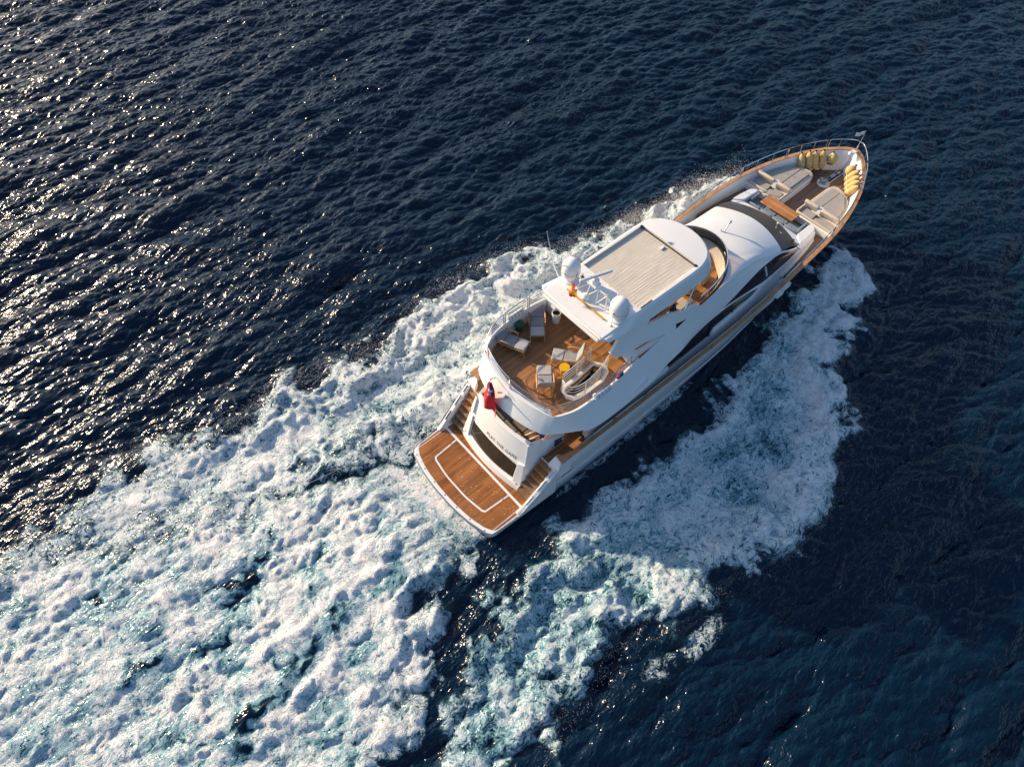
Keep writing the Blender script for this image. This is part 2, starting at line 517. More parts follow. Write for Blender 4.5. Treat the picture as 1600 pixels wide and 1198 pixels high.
# ---- steps from the platform up to the deck
for s in (1, -1):
    mb = MB()
    mb.box((4.2, s * 2.25, .56), (.02, .6, .02))
    st = mb.build("staircase", WHITE, yacht)
    nst = 6
    for i in range(nst):
        z = .553 + (i + 1) * (2.0 - .553) / nst
        x0 = 3.0 + i * .215
        mb = MB()
        ya, yb = 1.84 + .02 * i, 2.58
        mb.box(((x0 + 4.35) / 2, s * (ya + yb) / 2, z - .125), (4.35 - x0, yb - ya, .20))
        stp = mb.build("step", WHITE, st, bevel=.01)
        MB().box((x0 + .10, s * (ya + yb) / 2, z - .10), (.225, yb - ya - .05, .225)).build("tread", TEAKG if i < 3 else TEAKD, st, bevel=.006)
    MB().box((4.28, s * 2.24, 2.006), (.06, .72, .018)).build("nosing", WHITE, st)

# ---- main deck, foredeck and bulwark
xs_d = frange(4.25, 18.25, 30)
md_out = [(x, yS(x) - .2) for x in xs_d]
deck = MB().prism(both(md_out), 1.9, 2.0).build("main_deck", TEAKD, yacht)
fx = frange(19.1, 25.2, 16)
fd_half = [(x, yS(x) - .24 - .12 * max(0, (x - 21) / 6)) for x in fx] + [(25.96, 1.28), (26.74, .76), (27.26, .22), (27.35, 0)]
fd = [(x, y) for x, y in fd_half]
fdeck = MB().prism(both([(19.1, 0)] + fd[:-1] + [fd[-1]]) if 0 else fd + [(x, -y) for x, y in reversed(fd[:-1])], 2.6, 2.85).build("foredeck", TEAKG, yacht)
for s in (1, -1):
    for i in range(2):
        MB().box((18.5 + .4 * i, s * 2.7, 2.1 + .28 * (i + 1) / 1 - .14), (.42, .62, .28)).build("step", WHITE, deck, bevel=.015)
cap_x = frange(4.9, 22, 50) + frange(22.2, 27.6, 26) + [27.8, 27.95, 28.08, 28.16, 28.2]
cap_o = [(x + (.012 if x > 27.5 else 0), yS(x) + .02) for x in cap_x]; cap_o[-1] = (28.22, 0.0)
cap_i = []
for (x, y), p in zip(cap_o, offset_line(cap_o, .20)): cap_i.append((p[0], max(0.0, p[1])))
cap_i[-1] = (27.95, 0.0)
cap_i = [(x, y) for x, y in cap_i]
for s in (1, -1):
    rings = []
    for (xo, yo), (xi, yi) in zip(cap_o, cap_i):
        z = zS(min(xo, 28.2))
        rings.append([(xo, s * yo, z - .01), (xo, s * yo, z + .04), (xi, s * yi, z + .045), (xi, s * yi, z - .01)])
    MB().loft(rings, True, True, True).build("cap_rail", TEAKC, yacht, angle=40)
    # inner bulwark face, flared outward near the bow
    g = []
    fdl = [(4.9, 2.0)]
    for (xi, yi), xo in zip(cap_i, cap_x):
        z = zS(min(xo, 28.2))
        zb = 1.98 if xo < 18.4 else (1.98 + .85 * min(1, (xo - 18.4) / .8))
        if xo < 22: xb, yb = xi, max(0, yi - .03 - .10 * max(0, min(1, (xo - 19) / 3)))
        else:
            t = (xo - 22) / 6.2
            xb = xi - .62 * t ** 2; yb = max(0, yi - .13 - .18 * t) if xo < 28.1 else 0.0
        zt = z + .0
        g.append([(xi, s * yi, zt), (xi * .5 + xb * .5, s * (yi * .5 + yb * .5), zt - .45 * (zt - zb)), (xb, s * yb, zb)])
    MB().sheet(g).build("bulwark", WHITE, yacht, angle=50)

# ---- deckhouse and fly side skin
ztop = 2.02
A_ = ipn([(9.0, 2.32, 5.05), (10.6, 2.17, 4.95), (12.5, 2.12, 4.95), (13.7, 2.03, 4.92), (15, 1.90, 4.78), (16.2, 1.80, 4.52), (17.3, 1.80, 4.32), (18.0, 1.86, 4.2), (18.6, 1.92, 4.08), (19.1, 1.97, 3.95), (19.6, 2.06, 3.78), (20.1, 2.10, 3.62), (20.6, 2.06, 3.52), (21.9, 1.95, 3.45)])
B_ = ipn([(9.0, 3.0, 3.85), (9.6, 2.9, 3.75), (10.6, 2.70, 3.6), (11.5, 2.62, 3.6), (12.5, 2.46, 3.6), (13.7, 2.36, 3.6), (15, 2.33, 3.55), (16.2, 2.36, 3.45), (17.0, 2.40, 3.3), (17.4, 2.43, 3.22), (18.6, 2.40, 3.05), (20.1, 2.32, 3.0), (21.0, 2.22, 3.05), (21.9, 2.08, 3.1)])
def Ctop(x):
    if x < 10.9: return 3.06
    if x < 11.05: return 3.06 - (x - 10.9) / .15 * .38
    if x < 13.72: return 2.68
    if x < 13.9: return 2.68 + (x - 13.72) / .18 * .42
    return min(3.10 + (x - 13.9) * .035, B_(min(x, 17.4))[1] - .03)
Cy = ip([(6.1, 2.40), (9, 2.56), (12.5, 2.58), (14, 2.56), (16.5, 2.56), (17.4, 2.45), (21.9, 2.1)])
Ey = ip([(6.1, 2.50), (9, 2.60), (12.5, 2.66), (15, 2.68), (17.4, 2.64), (19, 2.52), (20.1, 2.40), (21.0, 2.28), (21.9, 2.10)])
def Ez(x): return 2.0 if x < 18.3 else 2.0 + .86 * min(1, (x - 18.3) / .8)
def upper_side(x, z, out=0.0):
    """skin point between fly edge A and brow B at height z (continues below B to the lower edge)"""
    ya, za = A_(x); yb, zb = B_(x)
    if z >= zb:
        t = (za - z) / max(1e-3, za - zb)
        bul = .05 * min(1, max(0, (x - 9) / 2.5)) * math.sin(math.pi * min(1, max(0, t)))
        return ya + (yb - ya) * t + bul + out
    return yb + out
sx = frange(9.0, 21.9, 110)
for s in (1, -1):
    g = []
    for x in sx:
        ya, za = A_(x); yb, zb = B_(x)
        row = []
        for k in range(9):
            z = za + (zb - za) * k / 8
            row.append((x, s * upper_side(x, z), z))
        if x < 17.35: row.append((x, s * (yb - .06), zb - .035)); row.append((x, s * (yb - .28), zb - .05))
        else: row.append((x, s * (yb + .005), zb - .06)); row.append((x, s * (yb + .012), zb - .12))
        g.append(row)
    sk = MB().sheet(g).build("deckhouse_side", WHITE, yacht, angle=32)
    # lower deckhouse panel below the glass
    g = []
    xs2 = sorted(set(frange(6.15, 21.9, 110) + [10.9, 11.05, 13.72, 13.9]))
    for x in xs2:
        zc = Ctop(x); 
        if x > 17.4: zc = B_(x)[1] - .10
        zt = zc if x > 9 else 3.06 + (9 - x) * .25
        if x < 6.9: zt = 2.0 + (zt - 2.0) * max(.04, ((x - 6.15) / .75)) ** .5
        yc = Cy(x) if x < 17.4 else B_(x)[0] + .008
        ye = Ey(x) + (.03 if x > 17.4 else 0)
        ze = Ez(x) - .02
        row = [(x, s * (yc - .10), zt + .002)]
        for k in range(7):
            t = k / 6
            y = yc + (ye - yc) * t + .07 * math.sin(math.pi * t) * (1 if x < 20 else .6)
            row.append((x, s * y, zt + (ze - zt) * t))
        g.append(row)
    MB().sheet(g).build("deckhouse_panel", CREAM if 0 else WHITE, yacht, angle=40)
    # main side glass, tucked under the brow
    g = []
    for x in sorted(set(frange(6.9, 17.36, 90) + [10.9, 11.05, 13.72, 13.9])):
        zb = (B_(x)[1] if x > 9 else 3.9) - .03
        zc = Ctop(x) - .03 if x > 9 else 3.06
        yb = (B_(x)[0] if x > 9.6 else 2.55) - .09
        yb = min(yb, 2.6)
        g.append([(x, s * yb, zb), (x, s * (yb * .5 + (Cy(x) - .05) * .5), .5 * (zb + zc)), (x, s * (Cy(x) - .05), zc)])
    wnd = MB().sheet(g).build("side_window", GLASS, yacht, angle=60)
    for x in (11.0, 13.8, 15.3):
        yb = B_(x)[0] - .07
        MB().tube([(x, s * yb, B_(x)[1] - .06), (x - .1, s * (Cy(x) - .02), Ctop(x - .1))], .018, 6).build("window_mullion", BLACK, wnd)
    # helm side window high on the skin
    up_e = ip([(14.65, 3.72), (16.4, 3.93), (17.5, 3.97), (18.5, 3.96), (19.1, 3.86), (19.6, 3.70), (20.05, 3.56), (20.35, 3.46)])
    lo_e = ip([(14.65, 3.70), (15.6, 3.60), (16.6, 3.48), (17.85, 3.34), (18.3, 3.32), (19.0, 3.32), (19.75, 3.37), (20.35, 3.44)])
    g = []
    for x in frange(14.65, 20.35, 50):
        row = []
        for k in range(7):
            z = up_e(x) + (lo_e(x) - up_e(x)) * k / 6
            row.append((x, s * upper_side(x, z, .006), z))
        g.append(row)
    hw = MB().sheet(g).build("helm_window", GLASS, yacht, angle=60)
    mb = MB()
    mb.sheet([[(x, s * upper_side(x, z, .010), z) for z in frange(up_e(x) - .02, lo_e(x) + .02, 5)] for x in (18.16, 18.24)])
    mb.build("window_mullion", BLACK, hw)
    mb = MB()
    mb.sheet([[(x, s * upper_side(x, z, .010), z) for z in frange(up_e(x) - .06, lo_e(x) + .12, 5)] for x in (17.72, 17.86)])
    mb.build("window_blind", LGREYF, hw)
    # small triangular port on the fly side
    MB().slab([(11.36, 4.87), (11.35, 5.10), (11.95, 4.97)], lambda u, v: (u, s * (1.55 + .3 * (7 - v) + .006), v), (0, s * .004, 0)).build("air_intake", GLASS, sk)
    mb = MB(); mb.box((18.75, s * (Ey(18.75) + .02), 2.9), (.10, .03, .09), 0); mb.build("courtesy_light", DARKM, sk)

# aft bulkhead with dark glass doors
mb = MB(); mb.box((7.2, 0, 3.0), (.1, 4.6, 1.95)); mb.build("saloon_door", GLASS, yacht)

# ---- coach roof and windshield
IC = [(13.0, 2.02), (13.7, 1.98), (14.3, 1.88), (14.9, 1.74), (15.4, 1.52), (15.8, 1.26), (16.1, .98), (16.33, .62), (16.45, .3), (16.48, 0)]
ICs = smoothline(IC, 6)
def icz(x): return 4.93 - .06 * (x - 13)
WT = [(19.10, 1.97), (19.25, 1.6), (19.42, 1.1), (19.53, .6), (19.57, .25), (19.58, 0)]   # top edge of the windshield
def wtz(y): return 4.17 - .19 * (abs(y) / 1.97) ** 2
nI = len(ICs)
OC = []
xs_side = frange(13.0, 19.1, 34)
for x in xs_side: OC.append((x, A_(x)[0], A_(x)[1]))
for x, y in smoothline(WT, 4)[1:]: OC.append((x, y, wtz(y)))
def resample(pts, n):
    P = np.array(pts, float); d = np.r_[0, np.cumsum(np.linalg.norm(np.diff(P, axis=0), axis=1))]
    t = np.linspace(0, d[-1], n)
    return [tuple(np.interp(t, d, P[:, k]) for k in range(P.shape[1])) for t in t]
NI = 46
# match inner and outer curves by arc length, skewed so that rows fan out to the front
inn = resample([(x, y, icz(x)) for x, y in ICs], NI)
oo = resample(OC, NI)
g = []
rows = 14
for s in (1, -1):
    g = []
    for a, b in zip(inn, oo):
        row = []
        for k in range(rows + 1):
            t = k / rows
            x = a[0] + (b[0] - a[0]) * t; y = a[1] + (b[1] - a[1]) * t
            z = a[2] + (b[2] - a[2]) * t
            L = math.hypot(b[0] - a[0], b[1] - a[1])
            z += .045 * L * math.sin(math.pi * t)
            row.append((x, s * y, z))
        g.append(row)
    MB().sheet(g).build("coach_roof", WHITE, yacht, angle=50)
WB = [(20.42, 2.02), (20.55, 1.75), (20.75, 1.2), (20.88, .7), (20.94, .3), (20.95, 0)]
wt2 = resample([(x, y, wtz(y)) for x, y in smoothline(WT, 4)], 16)
wb2 = resample([(x, y, 3.50 + .05 * (1 - (y / 2.0) ** 2)) for x, y in smoothline(WB, 4)], 16)
g = []
full_t = wt2 + [(x, -y, z) for x, y, z in reversed(wt2[:-1])]
full_b = wb2 + [(x, -y, z) for x, y, z in reversed(wb2[:-1])]
for a, b in zip(full_t, full_b):
    g.append([(a[0] + (b[0] - a[0]) * t, a[1] + (b[1] - a[1]) * t, a[2] + (b[2] - a[2]) * t + .05 * math.sin(math.pi * t)) for t in (0, .2, .4, .6, .8, 1)])
ws = MB().sheet(g).build("windshield", GLASSW, yacht, angle=60)
for y0 in (-.55, -1.75):
    mb = MB()
    a = Vector((20.78 if y0 > -1 else 20.42, y0, 3.60)); b = Vector((20.15 if y0 > -1 else 19.95, y0 - .28, 3.88))
    mb.tube([a, b], .028, 6); mb.box(a, (.14, .1, .06))
    c = b + Vector((-.02, -.02, .0)); mb.tube([c + Vector((.0, .42, -.03)), c + Vector((.02, -.35, -.04))], .016, 6)
    mb.build("wiper", CREAM if y0 > -1 else DARKM, ws)
# ledge in front of the windshield, coamings and the seat well
led_o = [(20.98, 1.62), (21.05, 1.0), (21.09, .5), (21.1, 0)]
g = []
lo = resample([(x, y, 3.43) for x, y in smoothline([(20.75, 2.05)] + led_o, 4)], 16)
full_l = lo + [(x, -y, z) for x, y, z in reversed(lo[:-1])]
for a, b in zip(full_b, full_l):
    g.append([(a[0], a[1], a[2] - .004), (a[0] * .5 + b[0] * .5, a[1] * .5 + b[1] * .5, 3.49), b, (b[0] + .01, b[1], 3.36), (b[0] + .01, b[1], 2.84)])
MB().sheet(g).build("windshield_ledge", WHITE, yacht, angle=30)
for s in (1, -1):
    out = [(20.6, 2.05), (21.2, 2.03), (21.9, 1.95), (22.12, 1.82), (22.2, 1.62), (22.02, 1.56), (21.02, 1.60), (20.85, 1.75)]
    out = [(x, s * y) for x, y in out]
    MB().prism(out if s < 0 else out[::-1], 2.83, lambda p: 3.52 - .05 * max(0, p.x - 21)).build("coaming", WHITE, yacht, bevel=.07, segs=3)
sofa = MB().box((21.55, 0, 3.0), (.62, 3.05, .30)).build("dining_bench", WHITE, yacht, bevel=.03)
for y in (1.08, .36, -.36, -1.08):
    MB().box((21.55, y, 3.2), (.56, .69, .12)).build("seat_cushion", GREYB, sofa, bevel=.04)
    MB().box((21.20, y, 3.33), (.12, .66, .26), ry=R(-12)).build("back_cushion", GREYB, sofa, bevel=.04)
for s in (1, -1):
    MB().box((21.72, s * 1.44, 3.36), (.62, .12, .28), rx=R(8 * s)).build("back_cushion", GREYB, sofa, bevel=.04)
# dining table
tb = MB().box((21.86, .07, 3.50), (.70, 1.88, .05)).build("dining_table", TABLEW, yacht, bevel=.012)
for y in (.62, -.48): MB().tube([(21.86, y, 2.85), (21.86, y, 3.47)], .045, 10).build("table_leg", CHROME, tb)
# ---- sunpads on the foredeck
for s in (1, -1):
    base = [(22.42, .50), (22.95, .45), (25.1, .48), (25.45, .58), (25.60, .82), (25.5, 1.25), (25.1, 1.80), (24.2, 2.30), (23.4, 2.52), (22.4, 2.62)]
    b_ = [(x, s * y) for x, y in base]
    sp = MB().prism(b_ if s > 0 else b_[::-1], 2.84, 3.24).build("sunpad", WHITE, yacht, bevel=.05, segs=3)
    rim = [(23.25, .49), (25.08, .52), (25.40, .62), (25.52, .84), (25.42, 1.22), (25.0, 1.78), (24.2, 2.22), (23.4, 2.46), (23.25, 2.46)]
    r_ = [(x, s * y) for x, y in rim]
    MB().prism(r_ if s > 0 else r_[::-1], 3.22, 3.34).build("rim_cushion", BEIGE, sp, bevel=.05, segs=3)
    for lo_, hi_ in ((.70, 1.18), (1.20, 1.66)):
        c_ = [(23.50, lo_), (25.15 if lo_ < 1 else 25.13, lo_), (25.20 if lo_ < 1 else 24.95, hi_), (23.50, hi_)]
        if lo_ > 1: c_ = [(23.5, 1.20), (25.20, 1.20), (25.02, 1.55), (24.3, 2.02), (23.5, 2.16)]
        c_ = [(x, s * y) for x, y in c_]
        MB().prism(c_ if s > 0 else c_[::-1], 3.33, 3.405).build("cushion", TAUPE, sp, bevel=.03, segs=3)
    # raised backrest between pad and seat, in two sections around a small drinks shelf
    for ya, yb in ((.46, 1.22), (1.44, 2.42)):
        mb = MB(); mb.box((23.20, s * (ya + yb) / 2, 3.50), (.17, yb - ya, .38), ry=R(-24))
        mb.build("backrest", BEIGE, sp, bevel=.05, segs=3)
    mb = MB(); mb.box((23.25, s * 1.33, 3.44), (.30, .20, .28)); mb.build("drinks_shelf", WHITE, sp, bevel=.03)
    for ya, yb in ((.66, 1.36), (1.42, 2.36)):
        MB().box((22.86, s * (ya + yb) / 2, 3.27), (.46, yb - ya, .10)).build("cushion", TAUPE, sp, bevel=.04, segs=3)
    mb = MB(); mb.box((22.52, s * 1.5, 3.30), (.12, 2.0, .14)); mb.build("rim_cushion", BEIGE, sp, bevel=.05, segs=3)
    mb = MB(); mb.box((22.88, s * .53, 3.32), (.70, .12, .16)); mb.build("rim_cushion", BEIGE, sp, bevel=.05, segs=3)
    mb = MB(); mb.lathe([(.07, 0), (.075, .03), (.06, .06)], (22.9, s * 1.39, 3.32), 12); mb.build("cup_holder", DARKM, sp)
# ---- anchor gear
mb = MB()
mb.lathe([(.32, 0), (.34, .02), (.32, .05)], (25.78, .06, 2.85), 28)
wl = mb.build("windlass", WHITE, yacht)
mb = MB()
for dy in (.12, -.10):
    mb.lathe([(.11, 0), (.11, .08), (.06, .10), (.06, .16), (.10, .18), (.10, .22), (.0, .23)], (25.72, .06 + dy, 2.9), 16)
mb.box((25.95, .06, 2.95), (.2, .16, .1)); mb.tube([(25.72, .22, 2.97), (25.6, .33, 2.97)], .03)
mb.build("capstan", CHROME, wl)
ch = MB().box((26.75, -.01, 2.86), (1.55, .34, .05), rz=R(-1)).build("anchor_chute", WHITE, yacht, bevel=.01)
MB().box((26.78, -.01, 2.89), (1.45, .25, .03), rz=R(-1)).build("chute_well", BLACK, ch)
mb = MB()
for k in range(26):
    mb.box((26.1 + k * .055, -.01, 2.925), (.05, .05 if k % 2 else .018, .018 if k % 2 else .04))
mb.box((26.55, .02, 2.93), (.34, .16, .06)); mb.box((26.95, -.03, 2.93), (.22, .14, .05))
mb.build("anchor_chain", CHROME, ch)
for s in (1, -1):
    mb = MB(); mb.box((27.0, s * .62, 3.12), (.30, .1, .05), rz=R(-50 * s)); mb.tube([(26.9, s * .72, 3.18), (27.14, s * .48, 3.18)], .03); mb.build("mooring_cleat", DARKM, yacht)
    mb = MB(); mb.lathe([(.07, 0), (.07, .015), (.05, .02)], (22.6, s * 2.86, 3.22), 12, axis=Vector((0, -s, .2))); mb.build("fairlead", DARKM, yacht)
mb = MB(); mb.box((27.75, 0.0, 3.80), (.34, .26, .1)); mb.lathe([(.1, 0), (.1, .1), (.05, .16), (0, .17)], (27.55, .05, 3.74), 14); mb.build("bow_fitting", WHITE, yacht, bevel=.02)

# ---- rails on the bulwark
def rail_path(x0, x1, s, zoff, off=.12, n=30):
    pts = []
    for x in frange(x0, x1, n):
        q = offset_line([(x - .02, yS(x - .02)), (x, yS(x)), (x + .02, yS(x + .02))], off)[1]
        pts.append((q[0], s * max(0, q[1]), zS(x) + .04 + zoff(x)))
    return pts
rail_h = lambda x: .16 + .42 * min(1, max(0, (x - 17) / 5))
for s in (1, -1):
    mb = MB()
    segs = [(5.6, 7.3), (7.45, 9.1), (9.25, 10.9), (11.05, 12.7), (12.85, 15.0), (15.15, 17.2), (17.35, 19.4), (19.55, 22.0), (22.1, 24.9), (25.0, 27.0)]
    for x0, x1 in segs:
        pts = rail_path(x0, x1, s, rail_h, n=18)
        e0 = rail_path(x0, x0 + .05, s, lambda x: 0, n=2)[0]; e1 = rail_path(x1 - .05, x1, s, lambda x: 0, n=2)[-1]
        mb.tube([e0] + pts + [e1], .022, 6)
        for k in (6, 12):
            q = pts[k]; mb.tube([(q[0], q[1], zS(q[0]) + .03), q], .018, 6)
    mb.build("guard_rail", CHROME, yacht)
pts = rail_path(27.1, 28.12, 1, rail_h, n=14); pts2 = [(x, -y, z) for x, y, z in reversed(pts)]
mb = MB(); mb.tube([(pts[0][0], pts[0][1], 3.74)] + pts + [(28.0, 0, 4.34)] + pts2 + [(pts[0][0], -pts[0][1], 3.74)], .024, 6)
for q in (pts[6], pts2[7]): mb.tube([(q[0], q[1], 3.74), q], .018, 6)
mb.tube([(27.98, 0, 3.74), (27.98, 0, 4.34)], .02, 6)
mb.build("guard_rail", CHROME, yacht)

# ---- transom block with garage window
def tr_pt(y, z, out=0.0):
    s_ = (z - .57) / 2.53; hw = 1.9 - .3 * s_
    return (2.92 + .7 * s_ + .23 * min(1.3, abs(y / hw)) ** 2 - out, y, z)
def tr_hw(z): return 1.9 - .3 * (z - .57) / 2.53
zs_ = frange(.5, 3.1, 12)
g = []
for z in zs_:
    hw = tr_hw(z); front = 4.15 if z < 2 else 4.0
    ring = [tr_pt(hw * t, z) for t in frange(1, -1, 25)]
    g.append(ring)
mb = MB(); mb.sheet(g)
top = g[-1]
mb.sheet([top, [(p[0] + .05, p[1], 3.125) for p in top], [(p[0] + .16, p[1], 3.125) for p in top], [(p[0] + .20, p[1], 3.08) for p in top], [(p[0] + .24, p[1], 2.2) for p in top]])
transom = mb.build("transom", WHITE, yacht, angle=45)
for s in (1, -1):   # flank walls of the cockpit
    g = []
    for t in frange(0, 1, 14):
        xt = 3.78 + t * 1.62; yt = 1.60 + .42 * min(1, t * 1.15)
        xb = 3.12 + t * 2.3; yb = 1.90 + .05 * t
        zt = 3.1 - .28 * t ** 1.5
        zb = .5 if xb < 4.3 else 1.95
        g.append([(xt, s * (yt - .16), zt - .01), (xt, s * yt, zt), (xt * .5 + xb * .5, s * (yt * .5 + yb * .5 + .02), (zt + zb) / 2), (xb, s * yb, zb)])
    MB().sheet(g).build("cockpit_side", WHITE, yacht, angle=45)
    mb = MB()
    for t0 in (.72, .80, .88): mb.box((3.72 + t0 * 1.7, s * 1.99, 2.55), (.06, .08, .42), rz=R(10 * s))
    mb.tube([(4.9, s * 2.02, 2.75), (5.35, s * 2.06, 2.75)], .022, 6); mb.tube([(4.9, s * 2.02, 2.45), (5.35, s * 2.06, 2.45)], .022, 6)
    mb.build("side_gate", DARKM, yacht)
    # columns flanking the window
    ring = []
    g = []
    for z in frange(.5, 2.0, 8):
        o = .10
        a = tr_pt(s * 1.46, z, o); b = tr_pt(s * 1.92 * (1 - .06 * (z - .5)), z, o)
        g.append([tr_pt(s * 1.46, z, -.03), a, b, (b[0] + .3, b[1], z)])
    mb = MB(); mb.sheet(g); t_ = g[-1]
    mb.add([t_[0], t_[1], t_[2], t_[3]], [(0, 1, 2, 3)])
    mb.build("transom_column", WHITE, transom, bevel=.02)
    g = []
    for z in frange(2.12, 3.0, 5):
        a = tr_pt(s * 1.52, z, .10); b = tr_pt(s * 1.95 * (1 - .06 * (z - .5)), z, .08)
        g.append([tr_pt(s * 1.52, z, -.03), a, b, (b[0] + .3, b[1], z)])
    if s > 0:
        mb = MB(); mb.sheet(g); mb.add(g[-1], [(0, 1, 2, 3)]); mb.add(g[0], [(0, 1, 2, 3)])
        mb.build("transom_column", WHITE, transom, bevel=.02)
    mb = MB(); mb.lathe([(.03, 0), (.03, .02), (0, .03)], tr_pt(s * 1.7, .85, .10), 10, axis=Vector((-1, 0, .25))); mb.build("stern_light", DARKM, transom)
g = []
for y in frange(1.40, -1.40, 24):
    e = 1 - .10 * (abs(y) / 1.4) ** 3
    zlo = .90 + .05 * (abs(y) / 1.4) ** 2; zhi = 1.84 - .10 * (abs(y) / 1.4) ** 2
    g.append([tr_pt(y, z, .012) for z in frange(zlo, zhi, 6)])
gw = MB().sheet(g).build("garage_window", mat_glass("green_black_glass", (.03, .032, .026), .08), transom, angle=60)
mb = MB()
for z, y in ((1.90, 1.42), ):
    mb.tube([tr_pt(t, z, .02) for t in frange(1.42, -1.42, 20)], .022, 6)
mb.tube([tr_pt(t, .86, .02) for t in frange(1.42, -1.42, 20)], .02, 6)
mb.build("window_trim", WHITE, transom)
g = []
for y in frange(1.86, -1.86, 26):
    g.append([tr_pt(y, .86, .0), tr_pt(y, .84, .13), tr_pt(y, .70, .15), tr_pt(y, .54, .13)])
MB().sheet(g).build("transom_lip", WHITE, transom, angle=40)
# yacht name in letters set on the curved transom
fc = bpy.data.curves.new("name_font", 'FONT'); fc.body = "PLAY THE GAME"; fc.size = 1.0; fc.extrude = 0.0; fc.space_character = 1.15
fo = bpy.data.objects.new("name_font", fc); COL.objects.link(fo)
bpy.context.view_layer.update()
tm = bpy.data.meshes.new_from_object(fo.evaluated_get(bpy.context.evaluated_depsgraph_get()))
bpy.data.objects.remove(fo)
bm = bmesh.new(); bm.from_mesh(tm)
bmesh.ops.subdivide_edges(bm, edges=[e for e in bm.edges if e.calc_length() > .2], cuts=3)
bmesh.ops.triangulate(bm, faces=bm.faces)
xs_ = [v.co.x for v in bm.verts]; x0, x1 = min(xs_), max(xs_)
for v in bm.verts:
    u = (v.co.x - x0) / (x1 - x0)
    v.co = Vector(tr_pt(.44 - 1.74 * u, 1.965 + v.co.y * .26 + .03 * u, .008))
bm.to_mesh(tm); bm.free()
tm.materials.append(LETTER)
nm = bpy.data.objects.new("name_lettering", tm); COL.objects.link(nm); nm.parent = transom

# cockpit sofa behind the transom
so = MB().box((4.32, 0, 2.22), (.78, 3.0, .36)).build("cockpit_sofa", WHITE, yacht, bevel=.03)
for y in (1.12, .37, -.38, -1.12):
    MB().box((4.36, y, 2.45), (.70, .73, .14)).build("seat_cushion", BROWNG, so, bevel=.045)
    MB().box((3.98, y, 2.72), (.16, .73, .5), ry=R(-8)).build("back_cushion", BROWNG, so, bevel=.045)
ct = MB().box((5.35, .2, 2.68), (.8, 1.5, .05)).build("cockpit_table", TABLEW, yacht, bevel=.01)
MB().tube([(5.35, .2, 2.0), (5.35, .2, 2.66)], .06, 10).build("table_leg", CHROME, ct)

# ---- flybridge
fl_top = smoothline([(4.20, 0), (4.24, .6), (4.37, 1.25), (4.56, 1.85)], 5) + smoothline([(4.65, 2.06), (5.0, 2.25), (5.4, 2.42), (6.0, 2.51), (7.4, 2.52), (9.0, 2.32)], 5)
fl_low = smoothline([(3.78, 0), (3.85, .75), (4.0, 1.4), (4.18, 1.88)], 5) + smoothline([(4.30, 2.06), (4.85, 2.42), (5.4, 2.76), (5.95, 3.03), (7.4, 3.10), (9.0, 3.0)], 5)
n_ = len(fl_top)
flz = ip([(4.2, 4.95), (4.65, 4.95), (5.4, 5.05), (6.0, 5.1), (7.5, 5.13), (9.0, 5.05)])
def flzl(x): return 4.02 - .17 * max(0, (x - 7.4) / 1.6)
for s in (1, -1):
    g = []
    for a, b in zip(fl_top, fl_low):
        row = []
        for t in frange(0, 1, 6):
            x = a[0] + (b[0] - a[0]) * t; y = a[1] + (b[1] - a[1]) * t
            row.append((x, s * y, flz(a[0]) + (flzl(b[0]) - flz(a[0])) * t))
        row += [(b[0] + .05, s * max(0, b[1] - .06), flzl(b[0]) - .04), (b[0] + .5, s * max(0, b[1] - .5), flzl(b[0]) - .03)]
        # coaming top and inner face
        inn_ = [(a[0] + .08, s * max(0, a[1] - .07), flz(a[0]) + .005), (a[0] + .22, s * max(0, a[1] - .14), flz(a[0]) - .02), (a[0] + .26, s * max(0, a[1] - .16), 4.30)]
        if a[0] > 4.6: inn_ = [(a[0], s * (a[1] - .05), flz(a[0]) + .005), (a[0], s * (a[1] - .09), flz(a[0]) - .02), (a[0], s * (a[1] - .11), 4.30)]
        g.append(list(reversed(inn_)) + row)
    MB().sheet(g).build("fly_coaming", WHITE, yacht, angle=28)
# floor with stair hole
fl_half = [(x + .2, max(0, y - .12)) for x, y in fl_top if x < 4.6] + [(x, y - .09) for x, y in fl_top if x >= 4.6] + [(12.0, 1.95), (13.5, 1.85), (14.8, 1.5), (15.6, 1.0), (15.9, .4)]
fl_out = fl_half + [(x, -y) for x, y in reversed(fl_half) if y > 1e-6]
hole = [(6.02, -1.18), (5.98, -1.45), (6.10, -1.66), (6.8, -1.74), (7.4, -1.76), (7.92, -1.58), (7.98, -1.44), (7.78, -1.08), (7.3, -1.12), (6.8, -1.17)]
fly = MB().prism(fl_out, 4.20, 4.35, holes=[hole]).build("flybridge_deck", TEAKD, yacht)
und = [(x + .12, y - .1 if y > .1 else 0) for x, y in fl_low]
MB().prism(und + [(x, -y) for x, y in reversed(und) if y > 1e-6], 4.0, 4.19, holes=[hole]).build("deckhead", WHITE, yacht)
# white rim round the stair opening
def ring_from(pl, w):
    c = np.mean(np.array(pl), axis=0)
    P = np.array(pl)
    out = []
    n = len(P)
    for i in range(n):
        a = P[i - 1]; b = P[(i + 1) % n]; t = b - a; t /= np.linalg.norm(t)
        nn = np.array((t[1], -t[0]))
        if np.dot(nn, P[i] - c) < 0: nn = -nn
        out.append(tuple(P[i] + nn * w))
    return out
mb = MB(); mb.prism(ring_from(hole, .16), 4.345, 4.50, holes=[ring_from(hole, .012)])
rim = mb.build("stair_rim", WHITE, yacht, bevel=.03, segs=3)
mb = MB()
for i in range(9):
    z = 4.28 - i * .26; x = 7.85 - i * .2
    mb.box((x, -1.42, z), (.24, .50, .03))
mb.build("stair_tread", TEAKD, rim)
mb = MB(); mb.box((6.95, -1.08, 3.2), (2.2, .03, 2.0)); mb.box((6.95, -1.82, 3.2), (2.2, .03, 2.0)); mb.build("stair_wall", STAIRD, rim)
